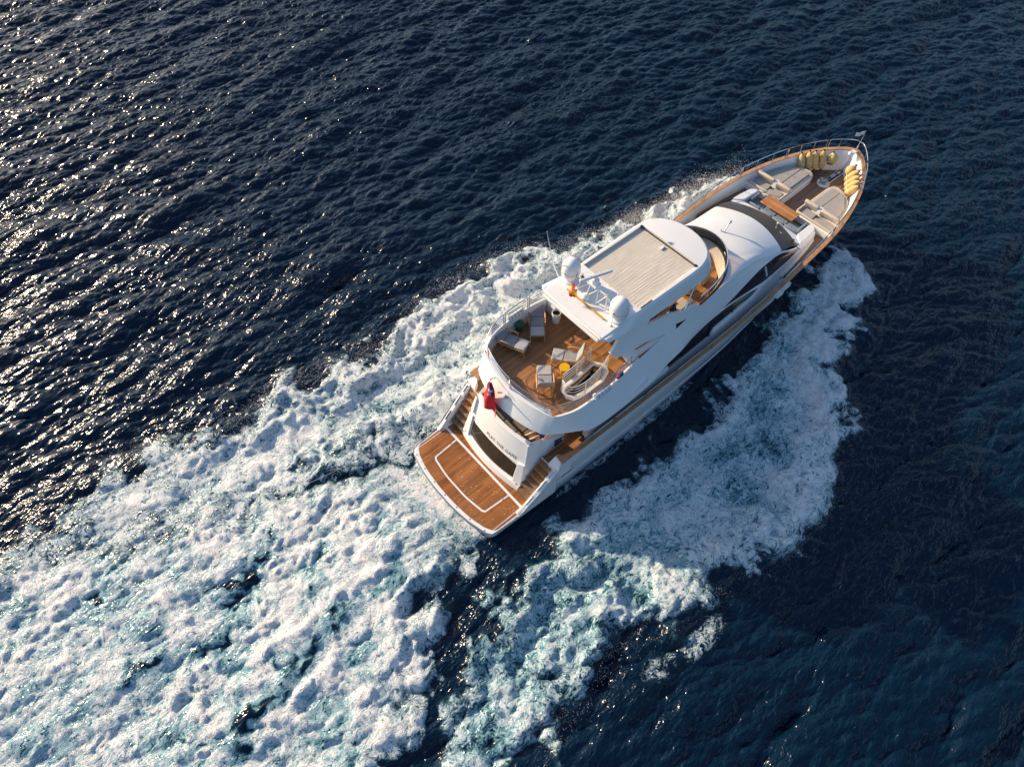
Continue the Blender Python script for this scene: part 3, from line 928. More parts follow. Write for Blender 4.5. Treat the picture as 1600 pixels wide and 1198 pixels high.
# stair rails, five bars each
r1 = [(6.02, -1.06), (6.43, -1.05), (6.85, -1.03), (7.33, -.97), (7.74, -.88)]
r2 = [(5.86, -1.22), (5.80, -1.52), (5.95, -1.74), (6.25, -1.84), (6.68, -1.86), (7.15, -1.80), (7.62, -1.70), (8.03, -1.55)]
for rr in (r1, r2):
    mb = MB(); ln = smoothline(rr, 5)
    for k in range(5):
        mb.tube([(x, y, 4.62 + k * .185) for x, y in ln], .022 if k == 4 else .0135, 6)
    for q in (ln[0], ln[len(ln) // 2], ln[-1]): mb.tube([(q[0], q[1], 4.48), (q[0], q[1], 5.25)], .02, 6)
    mb.build("stair_railing", BRIGHT, fly)
# aft railing with twin posts, in sections
rl = [(x + .06, y - .05 if y > .1 else 0) for x, y in fl_top]
full = [(x, -y) for x, y in reversed(rl)] + rl[1:]
full = resample(full, 160)
secs = [(0, 14), (16, 30), (32, 60), (62, 90), (92, 120), (122, 139), (141, 159)]
secs = [(8, 20), (21, 36), (37, 58), (59, 79), (80, 100), (101, 122), (123, 138), (139, 152)]
for a, b in secs:
    mb = MB(); seg = full[a:b + 1]
    lv = (.66, .49, .33, .17)
    for k, z in enumerate(lv): mb.tube([(x, y, flz(x) + z) for x, y in seg], .022 if k == 0 else .011, 6)
    for q in (seg[0], seg[-1]): mb.tube([(q[0], q[1], flz(q[0])), (q[0], q[1], flz(q[0]) + .66)], .02, 6)
    mb.build("fly_railing", CHROME, yacht)
# helm console, dash ledge and seats under the hardtop
isc = smoothline([(13.0, 1.90), (13.9, 1.84), (14.5, 1.70), (15.1, 1.42), (15.5, 1.0), (15.75, .5), (15.8, 0)], 5)
osc = [(x - .04, max(0, y - .03)) for x, y in ICs]
osr = resample(osc, 40); isr = resample(isc, 40)
fo_ = [(x, -y) for x, y in reversed(osr)] + osr[::-1][1:][::-1][::-1] if 0 else osr + [(x, -y) for x, y in reversed(osr[:-1])]
fi_ = isr + [(x, -y) for x, y in reversed(isr[:-1])]
g = [[(i[0], i[1], 4.36), (i[0], i[1], 4.80), (i[0] * .4 + o[0] * .6, i[1] * .4 + o[1] * .6, 4.90), (o[0], o[1], icz(o[0]) + .02)] for i, o in zip(fi_, fo_)]
MB().sheet(g).build("dash_ledge", BEIGE, yacht, angle=40)
# tinted wind deflector with steel rail on top
g = []; railp = []
for o, i in zip(fo_, fi_):
    tt = (o[0] * .62 + i[0] * .38, o[1] * .78 + i[1] * .22, 5.42)
    g.append([(o[0] + .02, o[1] * 1.01, icz(o[0]) + .01), (o[0] * .8 + tt[0] * .2, o[1] * .8 + tt[1] * .2, 5.05), tt]); railp.append(tt)
wd = MB().sheet(g).build("wind_deflector", BRONZE, yacht, angle=60)
mb = MB(); mb.tube(railp, .028, 6); mb.build("deflector_rail", CHROME, wd)
mb = MB()
for k in (6, 18, 30, 39, 48, 60, 72): mb.tube([g[k][0], g[k][1], g[k][2]], .016, 6)
mb.tube([q[0] for q in g], .03, 6)
mb.build("deflector_frame", DARKM, wd)
con = MB().box((14.55, -.55, 4.72), (.55, 1.2, .74), ry=R(-10)).build("helm_console", BEIGE, yacht, bevel=.08, segs=3)
mb = MB(); mb.box((14.33, -.55, 5.06), (.05, .9, .3), ry=R(-35)); mb.build("instrument_screen", BLACK, con)
mb = MB()
wc = Vector((14.05, -.75, 5.0)); ax = Vector((-.8, 0, .6))
qq = ax.to_track_quat('Z', 'Y').to_matrix()
mb.tube([wc + qq @ Vector((.2 * math.cos(a), .2 * math.sin(a), 0)) for a in frange(0, 2 * math.pi, 21)[:-1]], .018, 6, closed=True)
for a in (0, 2.1, 4.2): mb.tube([wc, wc + qq @ Vector((.2 * math.cos(a), .2 * math.sin(a), 0))], .012, 5)
mb.build("steering_wheel", BLACK, con)
for y in (-.2, -1.0):
    hs = MB().box((13.45, y, 4.82), (.52, .56, .16)).build("helm_seat", BEIGE, yacht, bevel=.05, segs=3)
    MB().box((13.18, y, 5.15), (.14, .54, .6), ry=R(-10)).build("backrest", BEIGE, hs, bevel=.05, segs=3)
    MB().tube([(13.45, y, 4.35), (13.45, y, 4.76)], .07, 10).build("pedestal", CHROME, hs)
for s in (1, -1):
    sf = MB().box((11.6, s * 1.55, 4.55), (2.6, .66, .38)).build("fly_sofa", CREAM, yacht, bevel=.04)
    for x in (10.75, 11.6, 12.45): MB().box((x, s * 1.5, 4.79), (.82, .6, .13)).build("seat_cushion", BEIGE, sf, bevel=.04)
    for x in (10.75, 11.6, 12.45): MB().box((x, s * 1.83, 4.98), (.82, .14, .34), rx=R(8 * s)).build("back_cushion", BEIGE, sf, bevel=.04)
    MB().box((11.95, s * 1.45, 4.92), (.42, .14, .40), rx=R(20 * s), rz=R(12)).build("throw_pillow", NAVY, sf, bevel=.05)
ft = MB().box((11.6, -.62, 4.98), (1.5, .8, .05)).build("fly_table", TABLEW, yacht, bevel=.01)
MB().tube([(11.6, -.62, 4.35), (11.6, -.62, 4.96)], .06, 10).build("table_leg", CHROME, ft)
wb = MB().box((9.9, 1.45, 4.8), (1.3, .7, .9)).build("wet_bar", WHITE, yacht, bevel=.04)
# white locker by the port wing and the wing blocks
mb = MB(); mb.box((8.55, 2.0, 4.66), (.62, .5, .62)); mb.build("deck_locker", WHITE, yacht, bevel=.05, segs=3)

# arch legs that carry the hardtop
LEG = [(7.34, 6.93), (7.47, 6.74), (8.26, 6.36), (7.72, 6.0), (7.96, 5.63), (8.18, 5.55), (8.32, 5.50), (8.55, 4.95), (8.9, 4.90), (12.5, 4.90), (13.0, 4.94), (12.65, 5.28), (11.85, 5.43), (11.1, 5.75), (10.36, 5.93), (9.75, 6.07), (10.05, 6.36), (10.4, 6.70), (9.4, 6.90), (8.4, 6.93)]
SLOT = [(8.95, 5.40), (9.66, 5.32), (10.7, 4.99), (9.15, 5.16)]
for s in (1, -1):
    lg = MB().slab(LEG, lambda u, v: (u, s * (1.55 + .3 * (7 - v)), v), (0, -s * .13, 0), holes=[SLOT]).build("arch_leg", WHITE, yacht, bevel=.02, angle=25)
    mb = MB(); mb.tube([(8.35, s * 2.10, 5.05), (9.96, s * 2.19, 4.92), (11.75, s * 2.22, 4.80)], .02, 6); mb.build("crease_moulding", WHITE, lg)
    mb = MB(); mb.tube([(12.67, s * 1.72, 6.45), (11.95, s * 2.0, 5.40)], .045, 8); mb.build("hardtop_strut", CHROME, yacht)

# ---- hardtop
ht_crest = [(7.30, 0), (7.32, .8), (7.33, 1.55)] + smoothline([(7.5, 1.56), (9.0, 1.57), (11.0, 1.60), (12.4, 1.62), (13.1, 1.55), (13.6, 1.30), (13.92, .85), (14.06, .4), (14.1, 0)], 6)
def grow(pl, d, aft=0.0):
    out = []
    for i, (x, y) in enumerate(pl):
        a = pl[max(i - 1, 0)]; b = pl[min(i + 1, len(pl) - 1)]
        t = np.array((b[0] - a[0], b[1] - a[1])); t = t / (np.linalg.norm(t) + 1e-9)
        nx, ny = (-t[1], t[0])
        k = d
        if i < 3: nx, ny, k = -1, 0, aft
        yy = y + ny * k if y > 1e-6 else 0
        out.append((x + nx * k, max(0, yy)))
    return out
def dropz(x): return 0.0
PAN = [(9.50, 1.50), (12.70, 1.50), (12.70, -1.50), (9.50, -1.50)]
rings = [(ht_crest, 7.04, 0, 0), (ht_crest, 7.03, .035, .01), (ht_crest, 7.0, .065, .02), (ht_crest, 6.86, .13, .03), (ht_crest, 6.62, .23, .02), (ht_crest, 6.46, .29, -.02), (ht_crest, 6.41, .25, -.06), (ht_crest, 6.46, .02, -.2)]
for s in (1, -1):
    g = []
    for pl, z, d, aft in rings:
        q = grow(pl, d, aft)
        ring = []
        for (x, y), (x0, y0) in zip(q, pl):
            f = min(1, max(0.12, (x0 - 7.3) / 2.3)) if x0 < 9.6 else 1.0
            zz = 7.04 - (7.04 - z) * (f if z < 7.0 else 1)
            dz = -.05 * max(0, (9.2 - x0) / 2)
            ring.append((x, s * y, zz + dz))
        g.append(ring)
    MB().sheet(list(map(list, zip(*g)))).build("hardtop_edge", WHITE, yacht, angle=30)
# top deck of the hardtop with the roof opening
ct2 = ht_crest + [(x, -y) for x, y in reversed(ht_crest) if y > 1e-6]
def htz(p):
    cr = .05 * (1 - (p.y / 1.6) ** 2) if p.x > 12.75 else 0.0
    return 7.04 - .05 * max(0, (9.2 - p.x) / 2)
def fill_top():
    mb = MB()
    xs_h = [7.30, 7.6, 8.2, 8.8, 9.2, 9.42]
    yc = ip([(p[0], max(p[1], .001)) for p in ht_crest if p[1] > 0 and p[0] > 7.36] + [(14.1, .001)])
    def rowf(x, crown=0):
        w = 1.55 if x < 7.5 else yc(x)
        return [(x, w * t, 7.04 - .05 * max(0, (9.2 - x) / 2) + crown * (1 - t * t)) for t in frange(1, -1, 17)]
    mb.sheet([rowf(x) for x in xs_h])
    xs_f = [12.78, 13.0, 13.2, 13.4, 13.6, 13.75, 13.9, 14.0, 14.06, 14.095]
    mb.sheet([rowf(x, .06 * min(1, (14.1 - x))) for x in xs_f])
    for s in (1, -1):
        mb.sheet([[(x, s * 1.50, 7.04), (x, s * yc(x), 7.04)] for x in frange(9.42, 12.78, 12)])
        mb.sheet([[(x, s * 1.50, 7.04), (x, s * 1.50, 6.88)] for x in frange(9.42, 12.78, 6)])
    for x in (9.42, 12.78): mb.sheet([[(x, y, 7.04 + (.06 * (1 - (y / 1.5) ** 2) if x > 12 else 0)), (x, y, 6.88)] for y in frange(-1.5, 1.5, 9)])
    return mb
hardtop = fill_top().build("hardtop", WHITE, yacht, angle=35)
g = []
for x in frange(9.43, 12.77, 80):
    g.append([(x, y, 6.945 + .0015 * math.sin(y * 41 + 1.5 * math.sin(x * 2.1) + x) * (.4 + .6 * math.sin(x * 1.3 + y) ** 2)) for y in frange(-1.49, 1.49, 150)])
MB().sheet(g).build("sunroof_canvas", CANVAS, hardtop, angle=60, fixn=False)
mb = MB()
mb.tube([(12.72, 1.46, 7.02), (12.72, -1.46, 7.02)], .028, 6)
for y in (1.46, -1.46): mb.box((12.72, y, 7.03), (.1, .1, .07))
mb.build("sunroof_track", DARKM, hardtop)
MB().tube([(9.48, -1.53, 7.055), (10.1, -1.53, 7.055)], .015, 5).build("sunroof_track", DARKM, hardtop)
MB().box((12.5, .12, 6.98), (.22, .1, .05), rz=R(8)).build("sunroof_latch", WHITE, hardtop)
for x0 in (10.45, 11.6, 12.2): MB().tube([(x0, -1.47, 6.97), (x0 + .5, -1.47, 6.97)], .02, 5).build("sunroof_latch", WHITE, hardtop)
# stepped aft lip
mb = MB()
mb.box((7.27, 0, 6.86), (.10, 3.0, .10)); mb.box((7.38, 0, 6.995), (.06, 3.02, .03))
mb.build("aft_lip", WHITE, hardtop, bevel=.02)
# radar domes
for s in (1, -1):
    c = (8.50, s * 1.30, 6.98)
    d = MB().lathe([(.30, 0), (.30, .10), (.22, .12), (.22, .30), (.30, .33)], c, 28).build("dome_pedestal", WHITE, hardtop)
    c2 = (8.50, s * 1.30, 7.31)
    prof = [(.31, 0), (.345, .03), (.365, .10), (.37, .28), (.37, .42)] + [(.37 * math.cos(a), .42 + .40 * math.sin(a)) for a in frange(.12, math.pi / 2 - .02, 12)] + [(0, .82)]
    dm = MB().lathe(prof, c2, 36).build("radar_dome", WHITE, hardtop)
    MB().lathe([(.372, .24), (.376, .25), (.376, .262), (.372, .272)], c2, 36).build("dome_seam", LGREYF, dm)
    MB().box((8.50 - .36, s * 1.30 - .06, 7.63), (.03, .07, .05)).build("dome_badge", DARKM, dm)
MB().lathe([(.16, 0), (.17, .06), (.165, .14), (.12, .22), (.05, .255), (0, .26)], (8.28, .22, 6.99), 24).build("satellite_dome", WHITE, hardtop)
# lattice mast with the open array scanner
mb = MB()
T = .025
za, zb2 = 7.05, 7.70
Pm = {}
for y in (.78, .26, -.26, -.78):
    Pm[y] = ((8.35, y, za), (8.75, y, za), (8.50, y * .8, zb2))
    mb.tube([Pm[y][0], Pm[y][2]], T, 6); mb.tube([Pm[y][1], Pm[y][2]], T, 6)
ys = (.78, .26, -.26, -.78)
for a, b in zip(ys, ys[1:]):
    mb.tube([Pm[a][2], Pm[b][2]], T, 6); mb.tube([Pm[a][0], Pm[b][2]], T * .8, 6); mb.tube([Pm[b][1], Pm[a][2]], T * .8, 6)
mb.box((8.55, .15, 7.76), (.34, .5, .05))
mast = mb.build("radar_mast", WHITE, hardtop)
MB().lathe([(.15, 0), (.17, .05), (.16, .16), (.10, .22), (.05, .30)], (8.58, .10, 7.78), 20).build("scanner_motor", WHITE, mast)
MB().box((8.58, .10, 8.14), (1.35, .12, .11), rz=R(-18)).build("scanner_bar", mat("scanner_grey", (.55, .60, .65), .3), mast, bevel=.03, segs=3)
mb = MB(); mb.lathe([(.07, 0), (.07, .12), (0, .16)], (8.45, .68, 7.72), 12); mb.lathe([(.05, 0), (.05, .1), (0, .12)], (8.5, -.6, 7.72), 12); mb.build("navigation_light", CREAM, mast)
MB().box((8.38, .55, 7.80), (.10, .12, .14)).build("searchlight", DARKM, mast, bevel=.02)
mb = MB(); mb.tube([(8.72, -.95, 7.0), (8.72, -.95, 8.0)], .03, 8); mb.build("whip_antenna", CREAM, hardtop)
mb = MB(); mb.tube([(8.45, 1.9, 6.7), (8.15, 1.95, 7.6), (7.76, 1.97, 9.55)], [.022, .02, .010], 6); mb.build("whip_antenna", WHITE, hardtop)
mb = MB(); mb.tube([(8.05, -1.40, 7.0), (8.02, -1.40, 7.75)], .010, 5); mb.lathe([(.06, 0), (.06, .03), (.02, .05)], (8.05, -1.40, 6.98), 10); mb.tube([(8.12, -1.2, 7.0), (8.0, -1.45, 7.0)], .018, 5); mb.build("whip_antenna", CHROME, hardtop)
mb = MB(); mb.tube([(7.95, .72, 7.0), (8.2, .70, 8.0)], .010, 5); mb.build("flag_halyard", DARKM, hardtop)
# horn and light on the coach roof
mb = MB(); mb.lathe([(.06, 0), (.05, .05), (.03, .12)], (17.35, .22, 4.60), 12); mb.tube([(17.36, .22, 4.70), (17.62, .24, 5.02)], .03, 8); mb.lathe([(.04, 0), (.075, .16), (.06, .17)], (17.60, .24, 5.0), 12, axis=Vector((.6, .05, .5))); mb.box((17.30, .34, 4.66), (.05, .05, .14)); mb.build("horn", CHROME, yacht)
mb = MB(); mb.tube([(3.98, .02, 4.72), (3.78, -.10, 4.86)], .035, 8); mb.tube([(4.02, .2, 4.70), (3.86, .28, 4.78)], .03, 8); mb.box((4.0, -.05, 4.68), (.1, .14, .06)); mb.build("stern_light", CHROME, yacht)

# ================================================================== THINGS ON BOARD
FZ = 4.35
def lounger(name, label, x, y, ang, back):
    """origin at the foot end on deck; +x runs from foot to head"""
    t = thing(name, label, "sun lounger", (x, y, FZ), ang, "grey cushioned loungers on the upper deck")
    w = .56
    MB().box((.24, 0, .36), (.46, w, .07)).build("foot_cushion", LGREYF, t, bevel=.025, segs=3)
    MB().box((.74, 0, .36), (.48, w, .07)).build("seat_cushion", GREYF, t, bevel=.025, segs=3)
    L = .78; ca, sa = math.cos(back), math.sin(back)
    bc = Vector((1.0 + ca * L / 2, 0, .36 + sa * L / 2))
    MB().box(bc, (L, w, .07), ry=-back).build("back_cushion", GREYF, t, bevel=.025, segs=3)
    mb = MB()
    for s in (1, -1):
        yy = s * (w / 2 + .02)
        mb.box((.62, yy, .30), (1.26, .035, .05))
        mb.box(Vector((1.0 + ca * L / 2, yy, .31 + sa * L / 2)), (L, .035, .045), ry=-back)
    for xx in (.02, .5, .98): mb.box((xx, 0, .30), (.05, w, .03))
    mb.box((1.0 + ca * L, 0, .31 + sa * L), (.05, w + .06, .04))
    mb.build("frame", LWOOD, t, bevel=.008)
    for xx, k in ((.08, -.10), (.95, .12)):
        for s in (1, -1):
            MB().tube([(xx, s * (w / 2 + .02), .30), (xx + k, s * (w / 2 + .02), .0)], .022, 6).build("leg", LWOOD, t)
    for s in (1, -1):
        mb = MB()
        yy = s * (w / 2 + .06)
        ln = smoothline([(.55, yy, .50), (.75, yy, .56), (1.0, yy, .56), (1.18, yy, .50)], 4)
        mb.tube(ln, .028, 6); mb.tube([(.62, yy, .52), (.60, yy, .30)], .018, 6)
        mb.build("armrest", LWOOD, t)
    mb = MB()
    for s in (1, -1): mb.tube([(1.0 + ca * L * .6, s * (w / 2 - .02), .30 + sa * L * .6), (1.32, s * (w / 2 - .02), .0)], .018, 6)
    mb.tube([(1.32, -w / 2, .03), (1.32, w / 2, .03)], .015, 6)
    mb.build("back_prop", LWOOD, t)
    return t
def head_ang(fx, fy, hx_, hy_): return math.atan2(hy_ - fy, hx_ - fx)
lounger("sun_lounger", "fully reclined grey lounger lying beside the white bin, foot end towards mid deck", 6.92, 1.36, head_ang(6.9, 1.36, 7.85, 2.5), R(17))
lounger("sun_lounger", "reclined grey lounger with its head against the port rail, near the green table", 6.22, 1.22, head_ang(6.22, 1.22, 5.66, 2.55), R(30))
lounger("sun_lounger", "upright grey lounger whose back turns to the stair railing, right above the yellow table", 6.76, .30, head_ang(6.75, .31, 7.31, -.47), R(72))
lounger("sun_lounger", "upright grey lounger between the yellow table and the aft rail, back to the stern corner", 6.12, .08, head_ang(6.12, .08, 5.45, -.72), R(66))

def side_table(label, x, y, m):
    t = thing("side_table", label, "side table", (x, y, FZ), 0, "small round drum tables by the loungers")
    MB().lathe([(.20, .0), (.21, .02), (.205, .03)], (0, 0, .44), 28).build("table_top", m, t)
    MB().lathe([(.13, 0), (.15, .02), (.16, .2), (.18, .42), (.185, .44)], (0, 0, 0), 28).build("pedestal", m, t)
side_table("round green side table between two reclined loungers near the port rail", 6.72, 2.28, GREENT)
side_table("round yellow side table beside the stair railing", 6.62, -.56, YELT)

# waste bin
t = thing("waste_bin", "white cylindrical bin with dark open top beside the reclined lounger", "bin", (8.42, 1.72, FZ))
t.location = (8.46, 2.34, FZ)
t.location = (8.20, 1.62, FZ)
MB().lathe([(.16, 0), (.17, .02), (.20, .58), (.19, .60), (.17, .60), (.165, .45)], (0, 0, 0), 28).build("bin_body", WHITE, t)
MB().lathe([(.165, .50), (.16, .505), (0, .505)], (0, 0, 0), 24).build("bin_mouth", BLACK, t)

# rolled covers slung on the rails
def roll(name, label, x, y, ang):
    t = thing(name, label, "life raft bag", (x, y, 5.0), ang, "pale bags slung on the fly rails")
    L = .85
    body = MB().lathe([(.0, -L / 2), (.10, -L / 2 + .01), (.13, -L / 2 + .06), (.13, L / 2 - .06), (.10, L / 2 - .01), (0, L / 2)], (0, 0, .16), 20, axis=Vector((1, 0, 0))).build("bag", PALEB, t)
    mb = MB()
    for k in (-.26, -.09, .09, .26): mb.lathe([(.132, -.012), (.137, -.01), (.137, .01), (.132, .012)], (k, 0, .16), 20, axis=Vector((1, 0, 0)))
    mb.build("strap", FLAGB if 0 else GREYB, t)
    mb = MB()
    for k in (-.36, .36): mb.tube([(k, .0, .0), (k, .0, .46)], .018, 6)
    mb.tube([(-.36, 0, .46), (.36, 0, .46)], .018, 6)
    mb.build("cradle", CHROME, t)
roll("life_raft_bag", "pale blue strapped bag slung on the starboard rail next to the stair opening", 6.72, -2.52, R(-2))
roll("life_raft_bag", "pale blue strapped bag slung on the port rail behind the green table", 6.72, 2.52, R(-2))
# small bundle tucked in the starboard rail
mb = MB(); mb.lathe([(0, -.14), (.08, -.1), (.10, 0), (.07, .1), (0, .13)], (0, 0, 0), 10, axis=Vector((1, .2, .3)))
o = mb.build("cloth_bundle", NAVY, None, loc=(7.86, -2.40, 5.16)); tag(o, "small dark blue cloth bundle stuffed in the starboard rail", "bundle")
mb = MB(); mb.lathe([(0, -.09), (.06, -.06), (.07, 0), (.05, .08), (0, .1)], (0, 0, 0), 10, axis=Vector((1, -.3, .2)))
o = mb.build("cloth_bundle", RED, None, loc=(7.66, -2.42, 5.12)); tag(o, "small red cloth bundle stuffed in the starboard rail", "bundle")

# wooden pole lying on the hardtop
o = MB().tube([(8.05, 1.0, 7.04), (8.06, -1.0, 7.04)], [.030, .045], 8).build("wooden_pole", GOLD); tag(o, "long varnished golden pole lying across the hardtop aft of the mast", "pole")

# ---- flags
def cloth_flag(name, u_n, v_n, fn, colors, parts, label, cat, loc):
    """cloth strips by colour: parts = list of (name, material, v0, v1, u0, u1)"""
    t = thing(name, label, cat, loc)
    for pn, m, u0, u1, v0, v1, off in parts:
        g = [[Vector(fn(u, v)) + Vector((-off, off * .5, off)) for v in frange(v0, v1, 8)] for u in frange(u0, u1, 14)]
        MB().sheet(g).build(pn, m, t, angle=80, solid=.006, fixn=False)
    return t
# ensign hanging from its staff at the stern of the upper deck
def ens(u, v):
    # u along the hoist-to-fly (drooping), v across the hoist
    a = Vector((3.98, .72, 5.06)); 
    drop = u * 1.5
    sway = .16 * math.sin(u * 3.0 + v * 5) + .06 * math.sin(v * 14 + u * 4)
    spread = (.06 + .36 * min(1, u * 1.5)) * (v - .5)
    return (3.84 - .30 * u + .10 * math.sin(v * 9 + u * 2) * (.3 + u), .66 - .22 * u - spread * 2.2 + .04 * math.sin(u * 9 + v * 3), 5.08 - drop * .92 + sway * .1)
ef = cloth_flag("ensign_flag", 14, 8, ens, None, [
    ("fly_cloth", RED, 0.0, 1.0, 0.0, 1.0, 0.0),
    ("canton_cloth", FLAGB, .06, .50, .36, .72, .012),
    ("cross_stripe", FLAGW, .08, .48, .50, .57, .020),
    ("cross_stripe", FLAGW, .24, .30, .38, .70, .020),
    ("cross_stripe", RED, .08, .48, .52, .55, .026),
    ("diagonal_stripe", FLAGW, .40, .45, .38, .48, .020)], "red ensign with dark blue canton drooping from the stern of the upper deck", "flag", (0, 0, 0))
o = MB().tube([(4.22, .80, 4.90), (3.92, .72, 5.16), (3.86, .70, 5.20)], .022, 6).build("flag_staff", GOLD, yacht)
MB().lathe([(.03, 0), (.035, .03), (0, .05)], (3.85, .70, 5.19), 10).build("staff_finial", CHROME, o)
def esp(u, v): return (8.02 - .12 * u + .05 * math.sin(v * 8), .66 - .36 * u - .10 * math.sin(u * 4) + .06 * math.sin(v * 7 + u * 3), 7.62 - .42 * v - .10 * u + .03 * math.sin(u * 9))
def esp(u, v):
    return (8.0 - .22 * v + .05 * math.sin(u * 7 + v * 2), .72 - .34 * u + .05 * math.sin(v * 6), 7.60 - .30 * v - .06 * u + .04 * math.sin(u * 8))
cloth_flag("courtesy_flag", 10, 8, esp, None, [
    ("red_stripe", RED, 0, 1, 0, .25, 0), ("yellow_stripe", FLAGY, 0, 1, .25, .75, 0), ("red_stripe", RED, 0, 1, .75, 1, 0)],
    "small red and yellow striped flag hanging over the hardtop near the port dome", "flag", (0, 0, 0))
o = MB().tube([(28.0, 0, 3.76), (28.06, .0, 4.3), (28.12, .01, 4.95)], .014, 6).build("bow_staff", CHROME, yacht)
def pen(u, v): return (28.10 - .26 * u, .02 + .30 * u, 4.92 - .22 * v - .16 * u + .03 * math.sin(u * 8))
cloth_flag("pennant", 8, 5, pen, None, [("cloth", PALEB, 0, 1, 0, 1, 0)], "small pale pennant on the bow staff", "flag", (0, 0, 0))

# ---- fenders stowed at the bow
def fender(label, top, bot, rad, yaw=0):
    top = Vector(top); bot = Vector(bot)
    ax = (top - bot); L = ax.length
    t = thing("fender", label, "fender", bot, 0, "yellow covered fenders stowed at the bow")
    if rad > .19:
        prof = [(.0, 0), (.10, .02), (rad * .8, L * .18), (rad, L * .45), (rad * .9, L * .68), (rad * .5, L * .88), (.06, L * .97), (.04, L)]
    else:
        prof = [(.0, 0), (.05, .01), (rad * .75, L * .08), (rad, L * .2), (rad, L * .70), (rad * .75, L * .84), (.06, L * .95), (.04, L)]
    body = MB().lathe(prof, (0, 0, 0), 20, axis=ax).build("cover", YELF, t)
    a = ax.normalized()
    MB().lathe([(.045, 0), (.05, .05), (.03, .1)], a * L * .97, 12, axis=ax).build("end_cap", BLACK, t)
    MB().lathe([(.04, 0), (.06, .03), (.05, .06)], a * -.05, 12, axis=ax).build("end_cap", BLACK, t)
    return t
pf = [((25.72, 1.72, 3.80), (25.50, 1.36, 3.05)), ((26.08, 1.50, 3.86), (25.84, 1.14, 3.05)), ((26.32, 1.30, 3.86), (26.08, .93, 3.05)), ((26.66, 1.06, 3.88), (26.36, .70, 3.05))]
names = ["aftmost", "second", "third", "fourth"]
desc = ["long yellow fender at the aft end of the port row, next to the sunpad", "long yellow fender second from the sunpad in the port row", "long yellow fender third from the sunpad in the port row", "long yellow fender of the port row touching the round ball fender"]
for (a, b), d in zip(pf, desc): fender(d, a, b, .185)
fender("round yellow ball fender on the port side of the bow", (26.98, .66, 3.80), (26.82, .46, 3.28), .265)
sf_ = [((26.66, -1.06, 3.84), (26.52, -.66, 3.05)), ((26.36, -1.30, 3.84), (26.18, -.88, 3.05)), ((26.08, -1.50, 3.82), (25.90, -1.08, 3.05)), ((25.74, -1.68, 3.80), (25.60, -1.28, 3.05))]
desc = ["long yellow fender of the starboard row touching the round ball fender", "long yellow fender second from the ball in the starboard row", "long yellow fender third from the ball in the starboard row", "long yellow fender at the aft end of the starboard row, by the sunpad corner"]
for (a, b), d in zip(sf_, desc): fender(d, a, b, .185)
fender("round yellow ball fender on the starboard side of the bow", (26.98, -.68, 3.78), (26.72, -.52, 3.26), .265)
mb = MB(); mb.tube(smoothline([(25.42, 1.40, 3.42), (25.72, 1.22, 3.40), (26.0, 1.02, 3.42), (26.3, .80, 3.40), (26.72, .48, 3.50)], 5), .010, 5)
o = mb.build("lashing_rope", FLAGW); tag(o, "thin white rope lashed across the port row of fenders", "rope")
mb = MB(); mb.tube(smoothline([(26.60, -.52, 3.46), (26.28, -.76, 3.42), (25.98, -.98, 3.40), (25.66, -1.18, 3.42), (25.45, -1.42, 3.5)], 5), .010, 5)
o = mb.build("lashing_rope", FLAGW); tag(o, "thin white rope lashed across the starboard row of fenders", "rope")

# ---- fishing lines trailing from the stern
for k, (a, b, lab) in enumerate((((2.2, 2.75, 1.2), (-6.2, 5.0, .25), "thin taut line trailing from the port quarter into the white wash"),
                                 ((1.0, 2.62, .9), (-13.0, 3.2, .2), "thin slack line trailing astern over the middle of the wash"))):
    P = [Vector(a).lerp(Vector(b), t) + Vector((0, 0, -.5 * t * (1 - t))) for t in frange(0, 1, 20)]
    o = MB().tube(P, .0045, 5).build("fishing_line", FLAGW); tag(o, lab, "line")

# ---- person lounging in the cockpit
def skinned(name, joints, bones, m, parent, root=0, sub=2):
    me = bpy.data.meshes.new(name)
    me.from_pydata([j[0] for j in joints], bones, [])
    me.materials.append(m)
    o = bpy.data.objects.new(name, me); COL.objects.link(o)
    if parent: o.parent = parent
    md = o.modifiers.new("skin", 'SKIN'); md.use_smooth_shade = True
    sv = me.skin_vertices[0].data
    for v, j in zip(sv, joints):
        r = j[1]; v.radius = r if isinstance(r, tuple) else (r, r)
    sv[root].use_root = True
    ss = o.modifiers.new("sub", 'SUBSURF'); ss.levels = sub; ss.render_levels = sub
    return o
pr = thing("person", "person lounging on the cockpit sofa, bare legs stretched out under the overhang", "person", (4.85, -1.30, 2.52))
J = [((0, 0, .10), (.16, .13)), ((.20, -.02, .30), (.15, .12)), ((.40, -.04, .50), (.17, .12)), ((.50, -.05, .66), .055), ((.54, -.05, .80), (.095, .085)), ((.58, -.05, .90), (.085, .08)),
     # right leg
     ((-.06, .10, .10), .10), ((-.40, .18, .26), .07), ((-.62, .34, .10), .05), ((-.78, .46, .08), .034), ((-.88, .52, .12), .028),
     # left leg
     ((-.06, -.10, .10), .10), ((-.42, -.04, .20), .07), ((-.66, .12, .06), .05), ((-.82, .26, .06), .034), ((-.92, .34, .10), .028),
     # arms
     ((.40, .16, .48), .06), ((.20, .26, .28), .045), ((-.02, .22, .18), .03),
     ((.40, -.24, .48), .06), ((.20, -.34, .28), .045), ((-.02, -.26, .18), .03)]
Bn = [(0, 1), (1, 2), (2, 3), (3, 4), (4, 5), (0, 6), (6, 7), (7, 8), (8, 9), (9, 10), (0, 11), (11, 12), (12, 13), (13, 14), (14, 15), (2, 16), (16, 17), (17, 18), (2, 19), (19, 20), (20, 21)]
